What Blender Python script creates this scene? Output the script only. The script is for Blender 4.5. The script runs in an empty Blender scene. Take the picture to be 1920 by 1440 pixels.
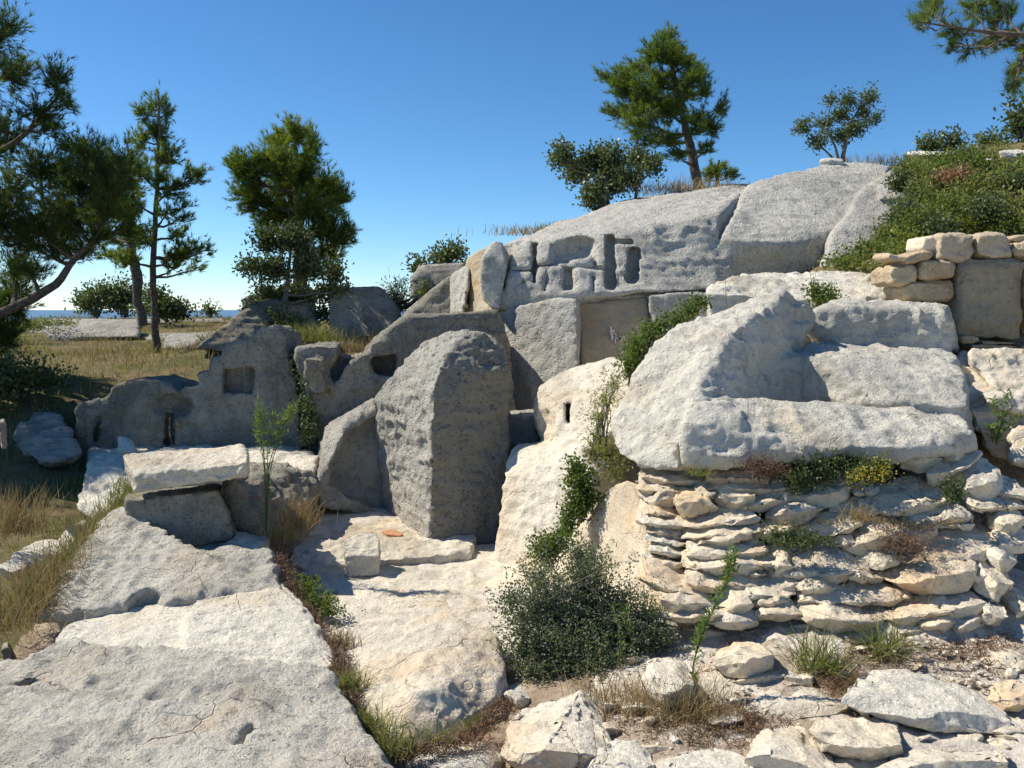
import bpy, bmesh, math, random
import numpy as np
from mathutils import Vector

# ------------------------------------------------------------------ camera, light
F = 1663.0; EYE = 2.0; HZ = 578.0
PITCH = math.atan((720 - HZ) / F)
scn = bpy.context.scene
col = scn.collection
cd = bpy.data.cameras.new('camera'); cam = bpy.data.objects.new('camera', cd); col.objects.link(cam)
cam.location = (0, 0, EYE); cam.rotation_euler = (math.pi / 2 - PITCH, 0, 0)
cd.sensor_width = 36; cd.lens = 36 * F / 1920; cd.clip_end = 90000; cd.clip_start = 0.05
scn.camera = cam
SUN = Vector((-0.65, 0.16, 0.745)).normalized()
w = bpy.data.worlds.new('World'); scn.world = w; w.use_nodes = True
nt = w.node_tree
sky = nt.nodes.new('ShaderNodeTexSky'); sky.sky_type = 'NISHITA'; sky.sun_disc = False
sky.sun_elevation = math.asin(SUN.z); sky.sun_rotation = math.atan2(SUN.x, SUN.y)
sky.altitude = 1200; sky.air_density = 0.85; sky.dust_density = 0.1; sky.ozone_density = 4.5
bg = nt.nodes['Background']; bg.inputs['Strength'].default_value = 0.12
# deepen the blue evenly over the whole sky (the photograph's film response)
sp = nt.nodes.new('ShaderNodeSeparateColor'); cb = nt.nodes.new('ShaderNodeCombineColor'); nt.links.new(sky.outputs[0], sp.inputs[0])
for i_, (g_, k_) in enumerate(((1.36, .97), (1.15, .97), (1.06, .98))):
    m1 = nt.nodes.new('ShaderNodeMath'); m1.operation = 'MULTIPLY'; m1.inputs[1].default_value = .12; nt.links.new(sp.outputs[i_], m1.inputs[0])
    m2 = nt.nodes.new('ShaderNodeMath'); m2.operation = 'POWER'; m2.inputs[1].default_value = g_; nt.links.new(m1.outputs[0], m2.inputs[0])
    m3 = nt.nodes.new('ShaderNodeMath'); m3.operation = 'MULTIPLY'; m3.inputs[1].default_value = k_ / .12; nt.links.new(m2.outputs[0], m3.inputs[0])
    nt.links.new(m3.outputs[0], cb.inputs[i_])
nt.links.new(cb.outputs[0], bg.inputs[0])
sl = bpy.data.lights.new('sun', 'SUN'); sl.energy = 5.0; sl.angle = math.radians(0.5); sl.color = (1.0, 0.92, 0.79)
so = bpy.data.objects.new('sun', sl); col.objects.link(so)
so.rotation_euler = SUN.to_track_quat('Z', 'Y').to_euler()
scn.view_settings.view_transform = 'Standard'; scn.view_settings.look = 'None'
scn.view_settings.gamma = 1; scn.view_settings.use_curve_mapping = False; scn.view_settings.exposure = 0.38

# ------------------------------------------------------------------ helpers
def P(px, py, Y):
    """world point at forward distance Y seen at photograph pixel px,py"""
    cx = (px - 960) / F; cy = (720 - py) / F
    dy = math.cos(PITCH) + cy * math.sin(PITCH); dz = -math.sin(PITCH) + cy * math.cos(PITCH)
    return np.array((cx * Y / dy, Y, EYE + dz * Y / dy))

def PP(l): return [P(*p) for p in l]

_prm = {}
def _perm(seed):
    if seed not in _prm:
        r = np.random.RandomState(seed + 11); a = r.permutation(256).astype(np.int32)
        _prm[seed] = (np.concatenate([a, a]), r.rand(256).astype(np.float32) * 2 - 1)
    return _prm[seed]

def vnoise(p, seed=0):
    """smooth value noise -1..1"""
    pm, val = _perm(seed)
    p = p.astype(np.float32); i = np.floor(p).astype(np.int32); f = p - i; f = f * f * f * (f * (f * 6 - 15) + 10)
    i &= 255; j = (i + 1) & 255
    x0, x1 = pm[i[:, 0]], pm[j[:, 0]]
    def c(a, b): return val[pm[(pm[(a + b[0]) & 255] + b[1]) & 255]]
    def L(a, b, t): return a + (b - a) * t
    y0, y1, z0, z1 = i[:, 1], j[:, 1], i[:, 2], j[:, 2]
    a = L(L(c(x0, (y0, z0)), c(x1, (y0, z0)), f[:, 0]), L(c(x0, (y1, z0)), c(x1, (y1, z0)), f[:, 0]), f[:, 1])
    b = L(L(c(x0, (y0, z1)), c(x1, (y0, z1)), f[:, 0]), L(c(x0, (y1, z1)), c(x1, (y1, z1)), f[:, 0]), f[:, 1])
    return L(a, b, f[:, 2])

def fbm(p, o=3, seed=0, gain=0.5):
    s = 0; a = 1; t = 0
    for k in range(o):
        s = s + a * vnoise(p * (2.03 ** k) + 17.3 * k, seed + k); t += a; a *= gain
    return s / t

def ridge(p, o=2, seed=0):
    s = 0; a = 1; t = 0
    for k in range(o):
        s = s + a * (1 - 2 * np.abs(vnoise(p * (2.1 ** k) + 5.1 * k, seed + k)) * 1.6); t += a; a *= 0.5
    return s / t

# signed-distance solids -------------------------------------------------
class S:
    def __init__(s, f, lo, hi): s.f, s.lo, s.hi = f, np.array(lo, float), np.array(hi, float)

def hull(pts, r=0.03):
    pts = [np.array(p, float) for p in pts]
    bm = bmesh.new()
    for p in pts: bm.verts.new(p)
    bmesh.ops.convex_hull(bm, input=bm.verts[:])
    bm.normal_update()
    c = np.mean(pts, axis=0); pl = []
    for f in bm.faces:
        n = np.array(f.normal); l = np.linalg.norm(n)
        if l < .5 or f.calc_area() < 1e-6: continue
        d = float(np.dot(n, np.array(f.verts[0].co)))
        if np.dot(n, c) > d: n, d = -n, -d
        for m, e in pl:
            if np.dot(n, m) > .9985 and abs(e - d) < .01: break
        else: pl.append((n, d))
    bm.free()
    N = np.array([p[0] for p in pl], np.float32); D = np.array([p[1] for p in pl], np.float32)
    def f(q):
        e = q.astype(np.float32) @ N.T - D
        mx = e.max(1)
        ep = np.maximum(e + r, 0); ep = ep * ep; ep = ep * ep
        return np.where(mx > -r, np.sqrt(np.sqrt(ep.sum(1))) - r, mx)
    a = np.array(pts)
    return S(f, a.min(0), a.max(0))

def prism(poly, A, B, back=1.0, lean=0.0, r=0.04, front=0.0):
    """silhouette poly (pixels) cut out of a slab whose front plane runs through A and B (px, Y)
    and rises vertically (lean: metres back per metre up)"""
    a = P(A[0], 700, A[1]); b = P(B[0], 700, B[1]); a[2] = b[2] = 0
    u = b - a; u /= np.linalg.norm(u)
    n = np.array((u[1], -u[0], 0.0))            # towards the camera
    nn = n.copy(); nn[2] = lean; nn /= np.linalg.norm(nn)
    v = np.cross(nn, u); v /= np.linalg.norm(v)
    if v[2] < 0: v = -v
    C = np.array((0, 0, EYE)); uv = []; W = []
    for px, py in poly:
        d = P(px, py, 1.0) - C
        t = np.dot(a - C, nn) / np.dot(d, nn); q = C + d * t
        W.append(q); uv.append((np.dot(q - a, u), np.dot(q - a, v)))
    uv = np.array(uv, np.float32)
    def f(q):
        q = q - a
        x = (q @ u).astype(np.float32); y = (q @ v).astype(np.float32); z = (q @ nn).astype(np.float32)
        dm = np.full(x.shape, 1e9, np.float32); ins = np.zeros(x.shape, bool)
        m = len(uv)
        for i in range(m):
            p0 = uv[i]; p1 = uv[(i + 1) % m]; e = p1 - p0
            wx = x - p0[0]; wy = y - p0[1]
            t = np.clip((wx * e[0] + wy * e[1]) / (e @ e + 1e-9), 0, 1)
            dm = np.minimum(dm, (wx - e[0] * t) ** 2 + (wy - e[1] * t) ** 2)
            c = ((p0[1] <= y) != (p1[1] <= y)) & (x < e[0] * (y - p0[1]) / (e[1] + 1e-12) + p0[0])
            ins ^= c
        d2 = np.where(ins, -np.sqrt(dm), np.sqrt(dm))
        zz = np.maximum(z - front, -back - z)
        m1 = np.maximum(d2, zz)
        o = np.sqrt(np.maximum(d2 + r, 0) ** 2 + np.maximum(zz + r, 0) ** 2) - r
        return np.where(m1 > -r, o, m1)
    W = np.array(W); W2 = W - nn * back; W3 = W + nn * front
    A_ = np.vstack([W, W2, W3])
    return S(f, A_.min(0), A_.max(0))

def ell(c, rad):
    c = np.array(c, float); rad = np.array(rad, float)
    m = rad.min()
    return S(lambda q: (np.linalg.norm((q - c) / rad, axis=1) - 1) * m, c - rad, c + rad)

def U(a, *bs, k=0.05):
    for b in bs:
        def f(q, a=a, b=b):
            x, y = a.f(q), b.f(q)
            h = np.maximum(k - np.abs(x - y), 0) / k
            return np.minimum(x, y) - h * h * k * .25
        a = S(f, np.minimum(a.lo, b.lo), np.maximum(a.hi, b.hi))
    return a

def cut(a, *bs, k=0.03):
    for b in bs:
        def f(q, a=a, b=b):
            x = a.f(q); y = -b.f(q)
            h = np.maximum(k - np.abs(x - y), 0) / k
            return np.maximum(x, y) + h * h * k * .25
        a = S(f, a.lo, a.hi)
    return a

_E = [((0,0,0),(1,0,0)),((0,1,0),(1,1,0)),((0,0,1),(1,0,1)),((0,1,1),(1,1,1)),
      ((0,0,0),(0,1,0)),((1,0,0),(1,1,0)),((0,0,1),(0,1,1)),((1,0,1),(1,1,1)),
      ((0,0,0),(0,0,1)),((1,0,0),(1,0,1)),((0,1,0),(0,1,1)),((1,1,0),(1,1,1))]

def surface(s, h):
    lo = s.lo - 3.5 * h; hi = s.hi + 3.5 * h; B = 8
    n = (np.ceil((hi - lo) / h / B).astype(int)) * B
    nb = n // B
    g = np.stack(np.meshgrid(*[(np.arange(k) + .5) * B * h + o - .5 * h for k, o in zip(nb, lo)], indexing='ij'), -1).reshape(-1, 3)
    fc = s.f(g).reshape(nb)
    keep = np.abs(fc) < (B * h * .87 + 3 * h)
    v = np.where(fc < 0, -1.0, 1.0).astype(np.float32)
    v = v.repeat(B, 0).repeat(B, 1).repeat(B, 2)
    kk = keep.repeat(B, 0).repeat(B, 1).repeat(B, 2)
    ii = np.argwhere(kk)
    vals = np.empty(len(ii), np.float32)
    for c in range(0, len(ii), 400000):
        vals[c:c + 400000] = s.f(lo + ii[c:c + 400000] * h)
    v[kk] = vals
    sg = v < 0
    cn = np.zeros(n - 1, np.int8)
    for a in (0, 1):
        for b in (0, 1):
            for c in (0, 1):
                cn += sg[a:n[0] - 1 + a, b:n[1] - 1 + b, c:n[2] - 1 + c]
    act = (cn > 0) & (cn < 8)
    ai = np.argwhere(act)
    idx = np.full(n - 1, -1, np.int64); idx[act] = np.arange(len(ai))
    pos = np.zeros((len(ai), 3), np.float32); ct = np.zeros(len(ai), np.float32)
    for a, b in _E:
        a = np.array(a); b = np.array(b)
        va = v[tuple((ai + a).T)]; vb = v[tuple((ai + b).T)]
        m = (va < 0) != (vb < 0)
        t = np.where(m, va / np.where(m, va - vb, 1), 0)
        pos += m[:, None] * (a + t[:, None] * (b - a)); ct += m
    verts = lo + h * (ai + pos / np.maximum(ct, 1)[:, None])
    Q = []
    for ax in range(3):
        o = [x for x in range(3) if x != ax]
        s0 = [slice(0, n[q] - 1) for q in range(3)]; s1 = list(s0)
        s0[ax] = slice(0, n[ax] - 1); s1[ax] = slice(1, n[ax])
        for q in o: s0[q] = slice(1, n[q] - 1); s1[q] = slice(1, n[q] - 1)
        A0 = sg[tuple(s0)]; A1 = sg[tuple(s1)]
        e = np.argwhere(A0 != A1)
        off = np.zeros(3, int)
        for q in o: off[q] = 1
        e = e + off
        f = sg[tuple(e.T)]
        d0 = np.zeros(3, int); d0[o[0]] = 1; d1 = np.zeros(3, int); d1[o[1]] = 1
        q = np.stack([idx[tuple((e - d0 - d1).T)], idx[tuple((e - d1).T)], idx[tuple(e.T)], idx[tuple((e - d0).T)]], 1)
        flip = f if ax != 1 else ~f
        q[~flip] = q[~flip][:, ::-1]
        Q.append(q)
    return verts, np.vstack(Q)

def mk(name, verts, faces, mat, parent=None, smooth=True, origin=None, var=None):
    """faces: list of (n,k) int arrays"""
    if not isinstance(faces, (list, tuple)): faces = [faces]
    faces = [f for f in faces if len(f)]
    verts = np.asarray(verts, float)
    if origin is None:
        origin = np.array(((verts[:, 0].min() + verts[:, 0].max()) / 2, (verts[:, 1].min() + verts[:, 1].max()) / 2, verts[:, 2].min())) if parent is None else np.zeros(3)
    me = bpy.data.meshes.new(name)
    me.vertices.add(len(verts)); me.vertices.foreach_set('co', (verts - origin).astype(np.float32).ravel())
    ks = np.concatenate([np.full(len(f), f.shape[1]) for f in faces])
    li = np.concatenate([f.ravel() for f in faces])
    me.loops.add(len(li)); me.loops.foreach_set('vertex_index', li.astype(np.int32))
    me.polygons.add(len(ks)); me.polygons.foreach_set('loop_start', (np.cumsum(ks) - ks).astype(np.int32))
    me.polygons.foreach_set('use_smooth', np.full(len(ks), smooth))
    me.update(calc_edges=True)
    if mat: me.materials.append(mat)
    if var is not None:
        at = me.attributes.new('var', 'FLOAT', 'FACE'); at.data.foreach_set('value', np.asarray(var, np.float32))
    o = bpy.data.objects.new(name, me); col.objects.link(o)
    o.location = origin
    if parent is not None:
        o.parent = parent; o.location = np.array(origin) - np.array(parent.location)
    return o

def tag(o, label=None, cat=None, group=None, kind=None):
    if label: o['label'] = label
    if cat: o['category'] = cat
    if group: o['group'] = group
    if kind: o['kind'] = kind
    return o

def empty(name, loc, label, cat, group=None):
    o = bpy.data.objects.new(name, None); col.objects.link(o); o.location = [float(x) for x in loc]
    return tag(o, label, cat, group)

def vnorm(verts, quads):
    a = verts[quads[:, 2]] - verts[quads[:, 0]]; b = verts[quads[:, 3]] - verts[quads[:, 1]]
    fn = np.cross(a, b); n = np.zeros_like(verts)
    for k in range(4): np.add.at(n, quads[:, k], fn)
    return n / (np.linalg.norm(n, axis=1)[:, None] + 1e-12)

STY = {  # (amp, freq) low, ridged mid, fine, strata amp
    'carved': (.022, 1.7, .010, 7, .005, 26, 0),
    'smooth': (.05, 1.1, .014, 3.5, .005, 18, 0),
    'rough':  (.035, 1.6, .024, 5.5, .014, 24, .008),
    'slab':   (.012, 3.6, .007, 9, .004, 34, .006),
    'block':  (.012, 3.0, .007, 10, .004, 32, 0),
    'cliff':  (.08, .8, .016, 3.2, .011, 15, .005),
}
TRIS = [0]
def facet(name, pts, mat, size=.03, amp=1., seed=0, parent=None, label=None, cat=None, group=None, chips=3):
    """angular broken stone: convex hull with extra broken corners, finely cut up, edges kept crisp"""
    R = np.random.RandomState(seed + 77); pts = [np.array(p, float) for p in pts]
    A = np.array(pts); c = A.mean(0); ext = A.max(0) - A.min(0)
    bm = bmesh.new()
    for p in A: bm.verts.new(p)
    g = bmesh.ops.convex_hull(bm, input=bm.verts[:])
    bmesh.ops.delete(bm, geom=[v for v in bm.verts if not v.link_faces], context='VERTS')
    for k in range(chips + 3):                   # chips knocked off corners
        v = R.randint(len(A)); d = A[v] - c; n = d / np.maximum(ext, .02) + R.normal(0, .25, 3); n = n / np.maximum(ext, .02) * ext.min(); n /= np.linalg.norm(n)
        h = max(np.dot(np.array(q.co), n) for q in bm.verts); dep = float(np.clip(ext.min() * R.uniform(.05, .22), .006, .05))
        r = bmesh.ops.bisect_plane(bm, geom=bm.verts[:] + bm.edges[:] + bm.faces[:], plane_co=n * (h - dep), plane_no=n, clear_outer=True)
        bmesh.ops.contextual_create(bm, geom=[e for e in r['geom_cut'] if isinstance(e, bmesh.types.BMEdge)])
    bmesh.ops.dissolve_limit(bm, angle_limit=.12, verts=bm.verts[:], edges=bm.edges[:])
    bmesh.ops.bevel(bm, geom=bm.edges[:], offset=min(.007, ext.min() * .06), segments=1, affect='EDGES', clamp_overlap=True)
    bmesh.ops.triangulate(bm, faces=bm.faces[:])
    for it in range(6):
        L = [e for e in bm.edges if e.calc_length() > size * 1.5]
        if not L: break
        bmesh.ops.subdivide_edges(bm, edges=L, cuts=1, use_grid_fill=False)
        bmesh.ops.triangulate(bm, faces=[f for f in bm.faces if len(f.verts) > 3])
    bm.normal_update()
    sh = [e.is_manifold and e.calc_face_angle(0) > .30 for e in bm.edges]
    v = np.array([q.co for q in bm.verts]); nn = np.array([q.normal for q in bm.verts]); bm.verts.index_update()
    bm.edges.ensure_lookup_table(); f = np.array([[q.index for q in t.verts] for t in bm.faces])
    se = set(tuple(sorted((e.verts[0].index, e.verts[1].index))) for e, s_ in zip(bm.edges, sh) if s_)
    bm.free()
    d = .014 * fbm(v * 5 + seed, 2, seed) + .008 * ridge(v * np.array((11, 11, 22)), 2, seed + 2) + .003 * vnoise(v * 45, seed + 4)
    v = v + nn * (d * amp)[:, None] + (.004 * amp) * np.stack([vnoise(v * 30 + 9 * k, 40 + k) for k in range(3)], 1)
    TRIS[0] += len(f)
    o = mk(name, v, f, mat, parent)
    me = o.data; ev = np.empty(len(me.edges) * 2, np.int32); me.edges.foreach_get('vertices', ev); ev = np.sort(ev.reshape(-1, 2), 1)
    at = me.attributes.new('sharp_edge', 'BOOLEAN', 'EDGE'); at.data.foreach_set('value', [tuple(e) in se for e in ev.tolist()])
    return tag(o, label, cat, group)

def rock(name, s, mat, h=0.02, sty='carved', seed=0, parent=None, label=None, cat=None, group=None, kind=None, amp=1.0, cull=True):
    v, q = surface(s, h)
    zc = v[q].mean(1); kq = ~((zc[:, 2] < 1.2) & (zc[:, 2] < H(zc[:, :2]) - .14)) if cull else np.ones(len(q), bool)
    q = q[kq]; us = np.zeros(len(v), bool); us[q.ravel()] = True; rm = np.cumsum(us) - 1; v = v[us]; q = rm[q]
    n = vnorm(v, q)
    a0, f0, a1, f1, a2, f2, st = STY[sty]
    d = a0 * fbm(v * f0 + seed, 2, seed) + a1 * ridge(v * np.array((f1, f1, f1 * 1.5)) + seed, 2, seed + 3)
    if h < 2 / f2: d = d + a2 * fbm(v * f2, 2, seed + 5)
    if st: d = d + st * vnoise(np.stack([v[:, 0] * 1.3, v[:, 1] * 1.3, v[:, 2] * 16 + 1.5 * vnoise(v * 1.7, 3)], 1), seed + 7)
    v = v + n * (d * amp)[:, None]
    TRIS[0] += 2 * len(q)
    o = mk(name, v, q, mat, parent)
    return tag(o, label, cat, group, kind)

def smooth01(x, a, b):
    t = np.clip((x - a) / (b - a), 0, 1); return t * t * (3 - 2 * t)
# ------------------------------------------------------------------ materials
def _nodes(name):
    m = bpy.data.materials.new(name); m.use_nodes = True
    t = m.node_tree; b = t.nodes['Principled BSDF']
    b.inputs['Specular IOR Level'].default_value = 0.15
    return m, t, b

def _noise(t, vec, sc, det=5, ro=.6, dist=0):
    n = t.nodes.new('ShaderNodeTexNoise'); n.inputs['Scale'].default_value = sc; n.inputs['Detail'].default_value = det
    n.inputs['Roughness'].default_value = ro; n.inputs['Distortion'].default_value = dist
    t.links.new(vec, n.inputs['Vector']); return n.outputs['Fac']

def _ramp(t, fac, a, b, v0=0., v1=1.):
    n = t.nodes.new('ShaderNodeMapRange'); n.interpolation_type = 'SMOOTHSTEP'
    n.inputs['From Min'].default_value = a; n.inputs['From Max'].default_value = b
    n.inputs['To Min'].default_value = v0; n.inputs['To Max'].default_value = v1
    t.links.new(fac, n.inputs['Value']); return n.outputs['Result']

def _mix(t, fac, a, b, mode='MIX'):
    n = t.nodes.new('ShaderNodeMix'); n.data_type = 'RGBA'; n.blend_type = mode
    if isinstance(fac, (int, float)): n.inputs[0].default_value = fac
    else: t.links.new(fac, n.inputs[0])
    for k, c in ((6, a), (7, b)):
        if isinstance(c, tuple): n.inputs[k].default_value = (*c, 1)
        else: t.links.new(c, n.inputs[k])
    return n.outputs[2]

def _math(t, op, a, b=None):
    n = t.nodes.new('ShaderNodeMath'); n.operation = op
    for k, c in ((0, a), (1, b)):
        if c is None: continue
        if isinstance(c, (int, float)): n.inputs[k].default_value = c
        else: t.links.new(c, n.inputs[k])
    return n.outputs[0]

def rockmat(name, light=(.62, .59, .53), warm=(.60, .50, .37), warm_amt=.3, grey=(.30, .30, .29), grey_amt=.4,
            black=.25, orange=0., bump=.5, scale=1., pits=.5, stretch=1.0, face=None, streak=0.):
    light, warm, grey = [(c_[0] * 1.02, c_[1], c_[2] * .93) for c_ in (light, warm, grey)]
    m, t, b = _nodes(name)
    g = t.nodes.new('ShaderNodeNewGeometry'); mp = t.nodes.new('ShaderNodeMapping'); t.links.new(g.outputs['Position'], mp.inputs[0])
    mp.inputs['Scale'].default_value = (1, 1, stretch); mp.inputs['Location'].default_value = (random.uniform(0, 9),) * 3
    v = mp.outputs[0]
    n1 = _noise(t, v, 1.1 * scale, 6, .6); n2 = _noise(t, v, 3.3 * scale, 10, .72, .3); n3 = _noise(t, v, 17 * scale, 7, .7)
    n4 = _noise(t, v, 75 * scale, 4, .7); n5 = _noise(t, v, 2.0 * scale, 8, .75)
    c = _mix(t, _ramp(t, n1, .62 - .35 * warm_amt, .78 - .35 * warm_amt), light, warm)
    th = .70 - .36 * grey_amt
    c = _mix(t, _ramp(t, n2, th - .06, th + .10, 0, min(1, .55 + grey_amt * .5)), c, grey)
    c = _mix(t, _ramp(t, n3, .54, .66, 0, .6), c, tuple(x * .62 for x in grey))
    c = _mix(t, _ramp(t, n3, .30, .42, .30, 0), c, (.72, .70, .66))
    # hairline cracks and dirt-filled joints
    nv = t.nodes.new('ShaderNodeTexNoise'); nv.inputs['Scale'].default_value = 2.5; nv.inputs['Detail'].default_value = 4; t.links.new(v, nv.inputs['Vector'])
    va = t.nodes.new('ShaderNodeVectorMath'); va.operation = 'MULTIPLY_ADD'; t.links.new(nv.outputs['Color'], va.inputs[0]); va.inputs[1].default_value = (.45, .45, .45); t.links.new(v, va.inputs[2])
    ve = t.nodes.new('ShaderNodeTexVoronoi'); ve.feature = 'DISTANCE_TO_EDGE'; ve.inputs['Scale'].default_value = 1.5 * scale; t.links.new(va.outputs[0], ve.inputs['Vector'])
    ck = _math(t, 'MULTIPLY', _ramp(t, ve.outputs['Distance'], .0, .010, 1, 0), _ramp(t, n1, .50, .58))
    c = _mix(t, _math(t, 'MULTIPLY', ck, .3), c, (.10, .085, .065))
    # broad weathering patches
    n8 = _noise(t, v, .55 * scale, 5, .65, .6)
    c = _mix(t, _ramp(t, n8, .50, .66, 0, .5), c, tuple(x * .8 for x in grey)); c = _mix(t, _ramp(t, n8, .30, .44, .4, 0), c, (.74, .71, .65))
    if streak:    # rain streaks running down the face
        ms_ = t.nodes.new('ShaderNodeMapping'); t.links.new(v, ms_.inputs[0]); ms_.inputs['Scale'].default_value = (4.5, 4.5, .45)
        ns = _noise(t, ms_.outputs[0], 1.6, 7, .7, .4)
        c = _mix(t, _ramp(t, ns, .50, .68, 0, streak), c, (.13, .125, .11)); c = _mix(t, _ramp(t, ns, .30, .42, streak * .8, 0), c, (.66, .63, .57))
        nr = _noise(t, v, 1.9, 8, .75, .5); c = _mix(t, _ramp(t, nr, .60, .72, 0, .35), c, (.40, .29, .16))
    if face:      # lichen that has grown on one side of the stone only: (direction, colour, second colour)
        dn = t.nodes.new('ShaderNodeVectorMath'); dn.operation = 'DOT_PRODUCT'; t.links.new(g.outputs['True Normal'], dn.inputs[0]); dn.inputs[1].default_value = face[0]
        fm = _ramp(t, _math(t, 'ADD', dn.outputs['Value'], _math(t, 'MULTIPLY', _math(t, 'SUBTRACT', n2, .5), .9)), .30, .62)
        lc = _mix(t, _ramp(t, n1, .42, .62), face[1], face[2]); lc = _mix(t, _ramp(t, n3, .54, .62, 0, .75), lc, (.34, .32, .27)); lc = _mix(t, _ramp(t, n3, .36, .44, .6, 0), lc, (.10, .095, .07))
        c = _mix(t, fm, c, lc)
    if black:
        c = _mix(t, _math(t, 'MULTIPLY', _ramp(t, n4, .56, .66), _ramp(t, n5, .62 - .25 * black, .75 - .25 * black)), c, (.045, .043, .04))
    if orange:
        n6 = _noise(t, v, 5, 8, .8)
        c = _mix(t, _ramp(t, n6, .70 - .12 * orange, .76 - .12 * orange, 0, .8), c, (.42, .20, .06))
    c = _mix(t, .6, c, _mix(t, 1., c, _ramp_rgb(t, n4), 'MULTIPLY'))
    t.links.new(c, b.inputs['Base Color']); b.inputs['Roughness'].default_value = .93
    vo = t.nodes.new('ShaderNodeTexVoronoi'); vo.inputs['Scale'].default_value = 26 * scale; t.links.new(v, vo.inputs['Vector'])
    pit = _ramp(t, vo.outputs['Distance'], 0.05, .38)
    n7 = _noise(t, v, 210 * scale, 3, .6)
    hgt = _math(t, 'ADD', _math(t, 'MULTIPLY', n3, .75), _math(t, 'ADD', _math(t, 'MULTIPLY', n4, .5), _math(t, 'MULTIPLY', n7, .22)))
    hgt = _math(t, 'ADD', hgt, _math(t, 'MULTIPLY', pit, pits * .5))
    hgt = _math(t, 'ADD', hgt, _math(t, 'MULTIPLY', n2, 1.0))
    hgt = _math(t, 'SUBTRACT', hgt, _math(t, 'MULTIPLY', ck, .35))
    bp = t.nodes.new('ShaderNodeBump'); bp.inputs['Strength'].default_value = min(1, bump * 1.25); bp.inputs['Distance'].default_value = .05
    t.links.new(hgt, bp.inputs['Height']); t.links.new(bp.outputs[0], b.inputs['Normal'])
    return m

def _ramp_rgb(t, fac):
    r = _ramp(t, fac, .3, .7, .72, 1.12)
    n = t.nodes.new('ShaderNodeCombineColor')
    for k in range(3): t.links.new(r, n.inputs[k])
    return n.outputs[0]

def leafmat(name, a, b_, trans=.35, rough=.55, tcol=None):
    m, t, b = _nodes(name)
    at = t.nodes.new('ShaderNodeAttribute'); at.attribute_name = 'var'
    c = _mix(t, at.outputs['Fac'], a, b_)
    t.links.new(c, b.inputs['Base Color']); b.inputs['Roughness'].default_value = rough
    b.inputs['Specular IOR Level'].default_value = .3
    if trans:
        tr = t.nodes.new('ShaderNodeBsdfTranslucent')
        tc = _mix(t, 1., c, tcol or (1.9, 1.9, .8), 'MULTIPLY'); t.links.new(tc, tr.inputs[0])
        ms = t.nodes.new('ShaderNodeMixShader'); ms.inputs[0].default_value = trans
        t.links.new(b.outputs[0], ms.inputs[1]); t.links.new(tr.outputs[0], ms.inputs[2])
        t.links.new(ms.outputs[0], t.nodes['Material Output'].inputs['Surface'])
    return m

M = {}
M['white'] = rockmat('bleached_limestone', (.78, .75, .68), (.70, .63, .51), .35, (.52, .50, .46), .38, .2, bump=.55)
M['whiterough'] = rockmat('rough_bleached_limestone', (.82, .79, .73), (.70, .62, .51), .3, (.50, .49, .46), .42, .75, bump=1., pits=.35)
M['grey'] = rockmat('weathered_grey_limestone', (.50, .485, .45), (.44, .39, .32), .3, (.33, .32, .30), .5, .35, bump=.7, pits=.9)
M['cliff'] = rockmat('pale_grey_cliff_limestone', (.64, .63, .60), (.58, .55, .48), .2, (.50, .495, .475), .45, .18, bump=.8, scale=.8, pits=.8, streak=.22)
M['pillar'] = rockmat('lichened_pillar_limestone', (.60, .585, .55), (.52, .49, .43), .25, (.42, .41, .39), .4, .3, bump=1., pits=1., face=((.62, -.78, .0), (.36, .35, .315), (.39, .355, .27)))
M['shade'] = rockmat('shade_dark_lichened_limestone', (.50, .475, .425), (.46, .39, .28), .4, (.31, .30, .27), .6, .75, bump=.9, pits=1., streak=.45)  # base tone darkened to carry the shade on these rocks; lichen specks besides
M['cream'] = rockmat('fresh_cream_limestone', (.76, .68, .56), (.70, .55, .39), .4, (.52, .47, .41), .2, .08, bump=.45, pits=.3)
M['creamwhite'] = rockmat('cream_white_limestone', (.76, .71, .62), (.68, .57, .44), .4, (.50, .47, .42), .25, .15, bump=.5, pits=.4)
M['sandy'] = rockmat('tan_sandstone_wall', (.62, .51, .37), (.55, .40, .25), .4, (.42, .35, .27), .3, .2, bump=.6, pits=.5)
M['basin'] = rockmat('basin_limestone', (.70, .68, .63), (.64, .58, .49), .3, (.43, .42, .40), .42, .3, orange=.25, bump=.6)
M['tan'] = rockmat('fresh_cut_tan_limestone', (.48, .41, .30), (.47, .35, .21), .4, (.36, .33, .28), .35, .1, bump=.3, pits=.2)
M['joint'] = rockmat('earthy_joint_stone', (.58, .50, .39), (.40, .31, .21), .4, (.25, .22, .18), .5, .3, bump=.7)
M['pine'] = leafmat('pine_needles', (.06, .11, .022), (.15, .19, .04), .42)
M['pinedark'] = leafmat('dark_pine_needles', (.035, .068, .02), (.09, .13, .028), .35)
M['oak'] = leafmat('evergreen_oak_leaves', (.055, .08, .032), (.13, .16, .075), .25, .45)
M['kermes'] = leafmat('low_oak_scrub_leaves', (.07, .105, .025), (.19, .22, .06), .35, .45)
M['greybush'] = leafmat('small_grey_green_leaves', (.06, .085, .045), (.19, .22, .14), .25, .6)
M['ivy'] = leafmat('creeping_shrub_leaves', (.055, .09, .02), (.14, .19, .05), .3)
M['weed'] = leafmat('fresh_weed_leaves', (.08, .13, .035), (.17, .23, .07), .35)
M['straw'] = leafmat('dry_straw_grass', (.22, .16, .075), (.38, .30, .15), .3, .7, (1.1, 1.0, .8))
M['grass'] = leafmat('half_green_grass', (.10, .14, .035), (.28, .27, .10), .35, .6, (1.4, 1.4, .8))
M['redstem'] = leafmat('reddish_dry_stems', (.22, .10, .06), (.36, .22, .13), .1, .7)
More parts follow.
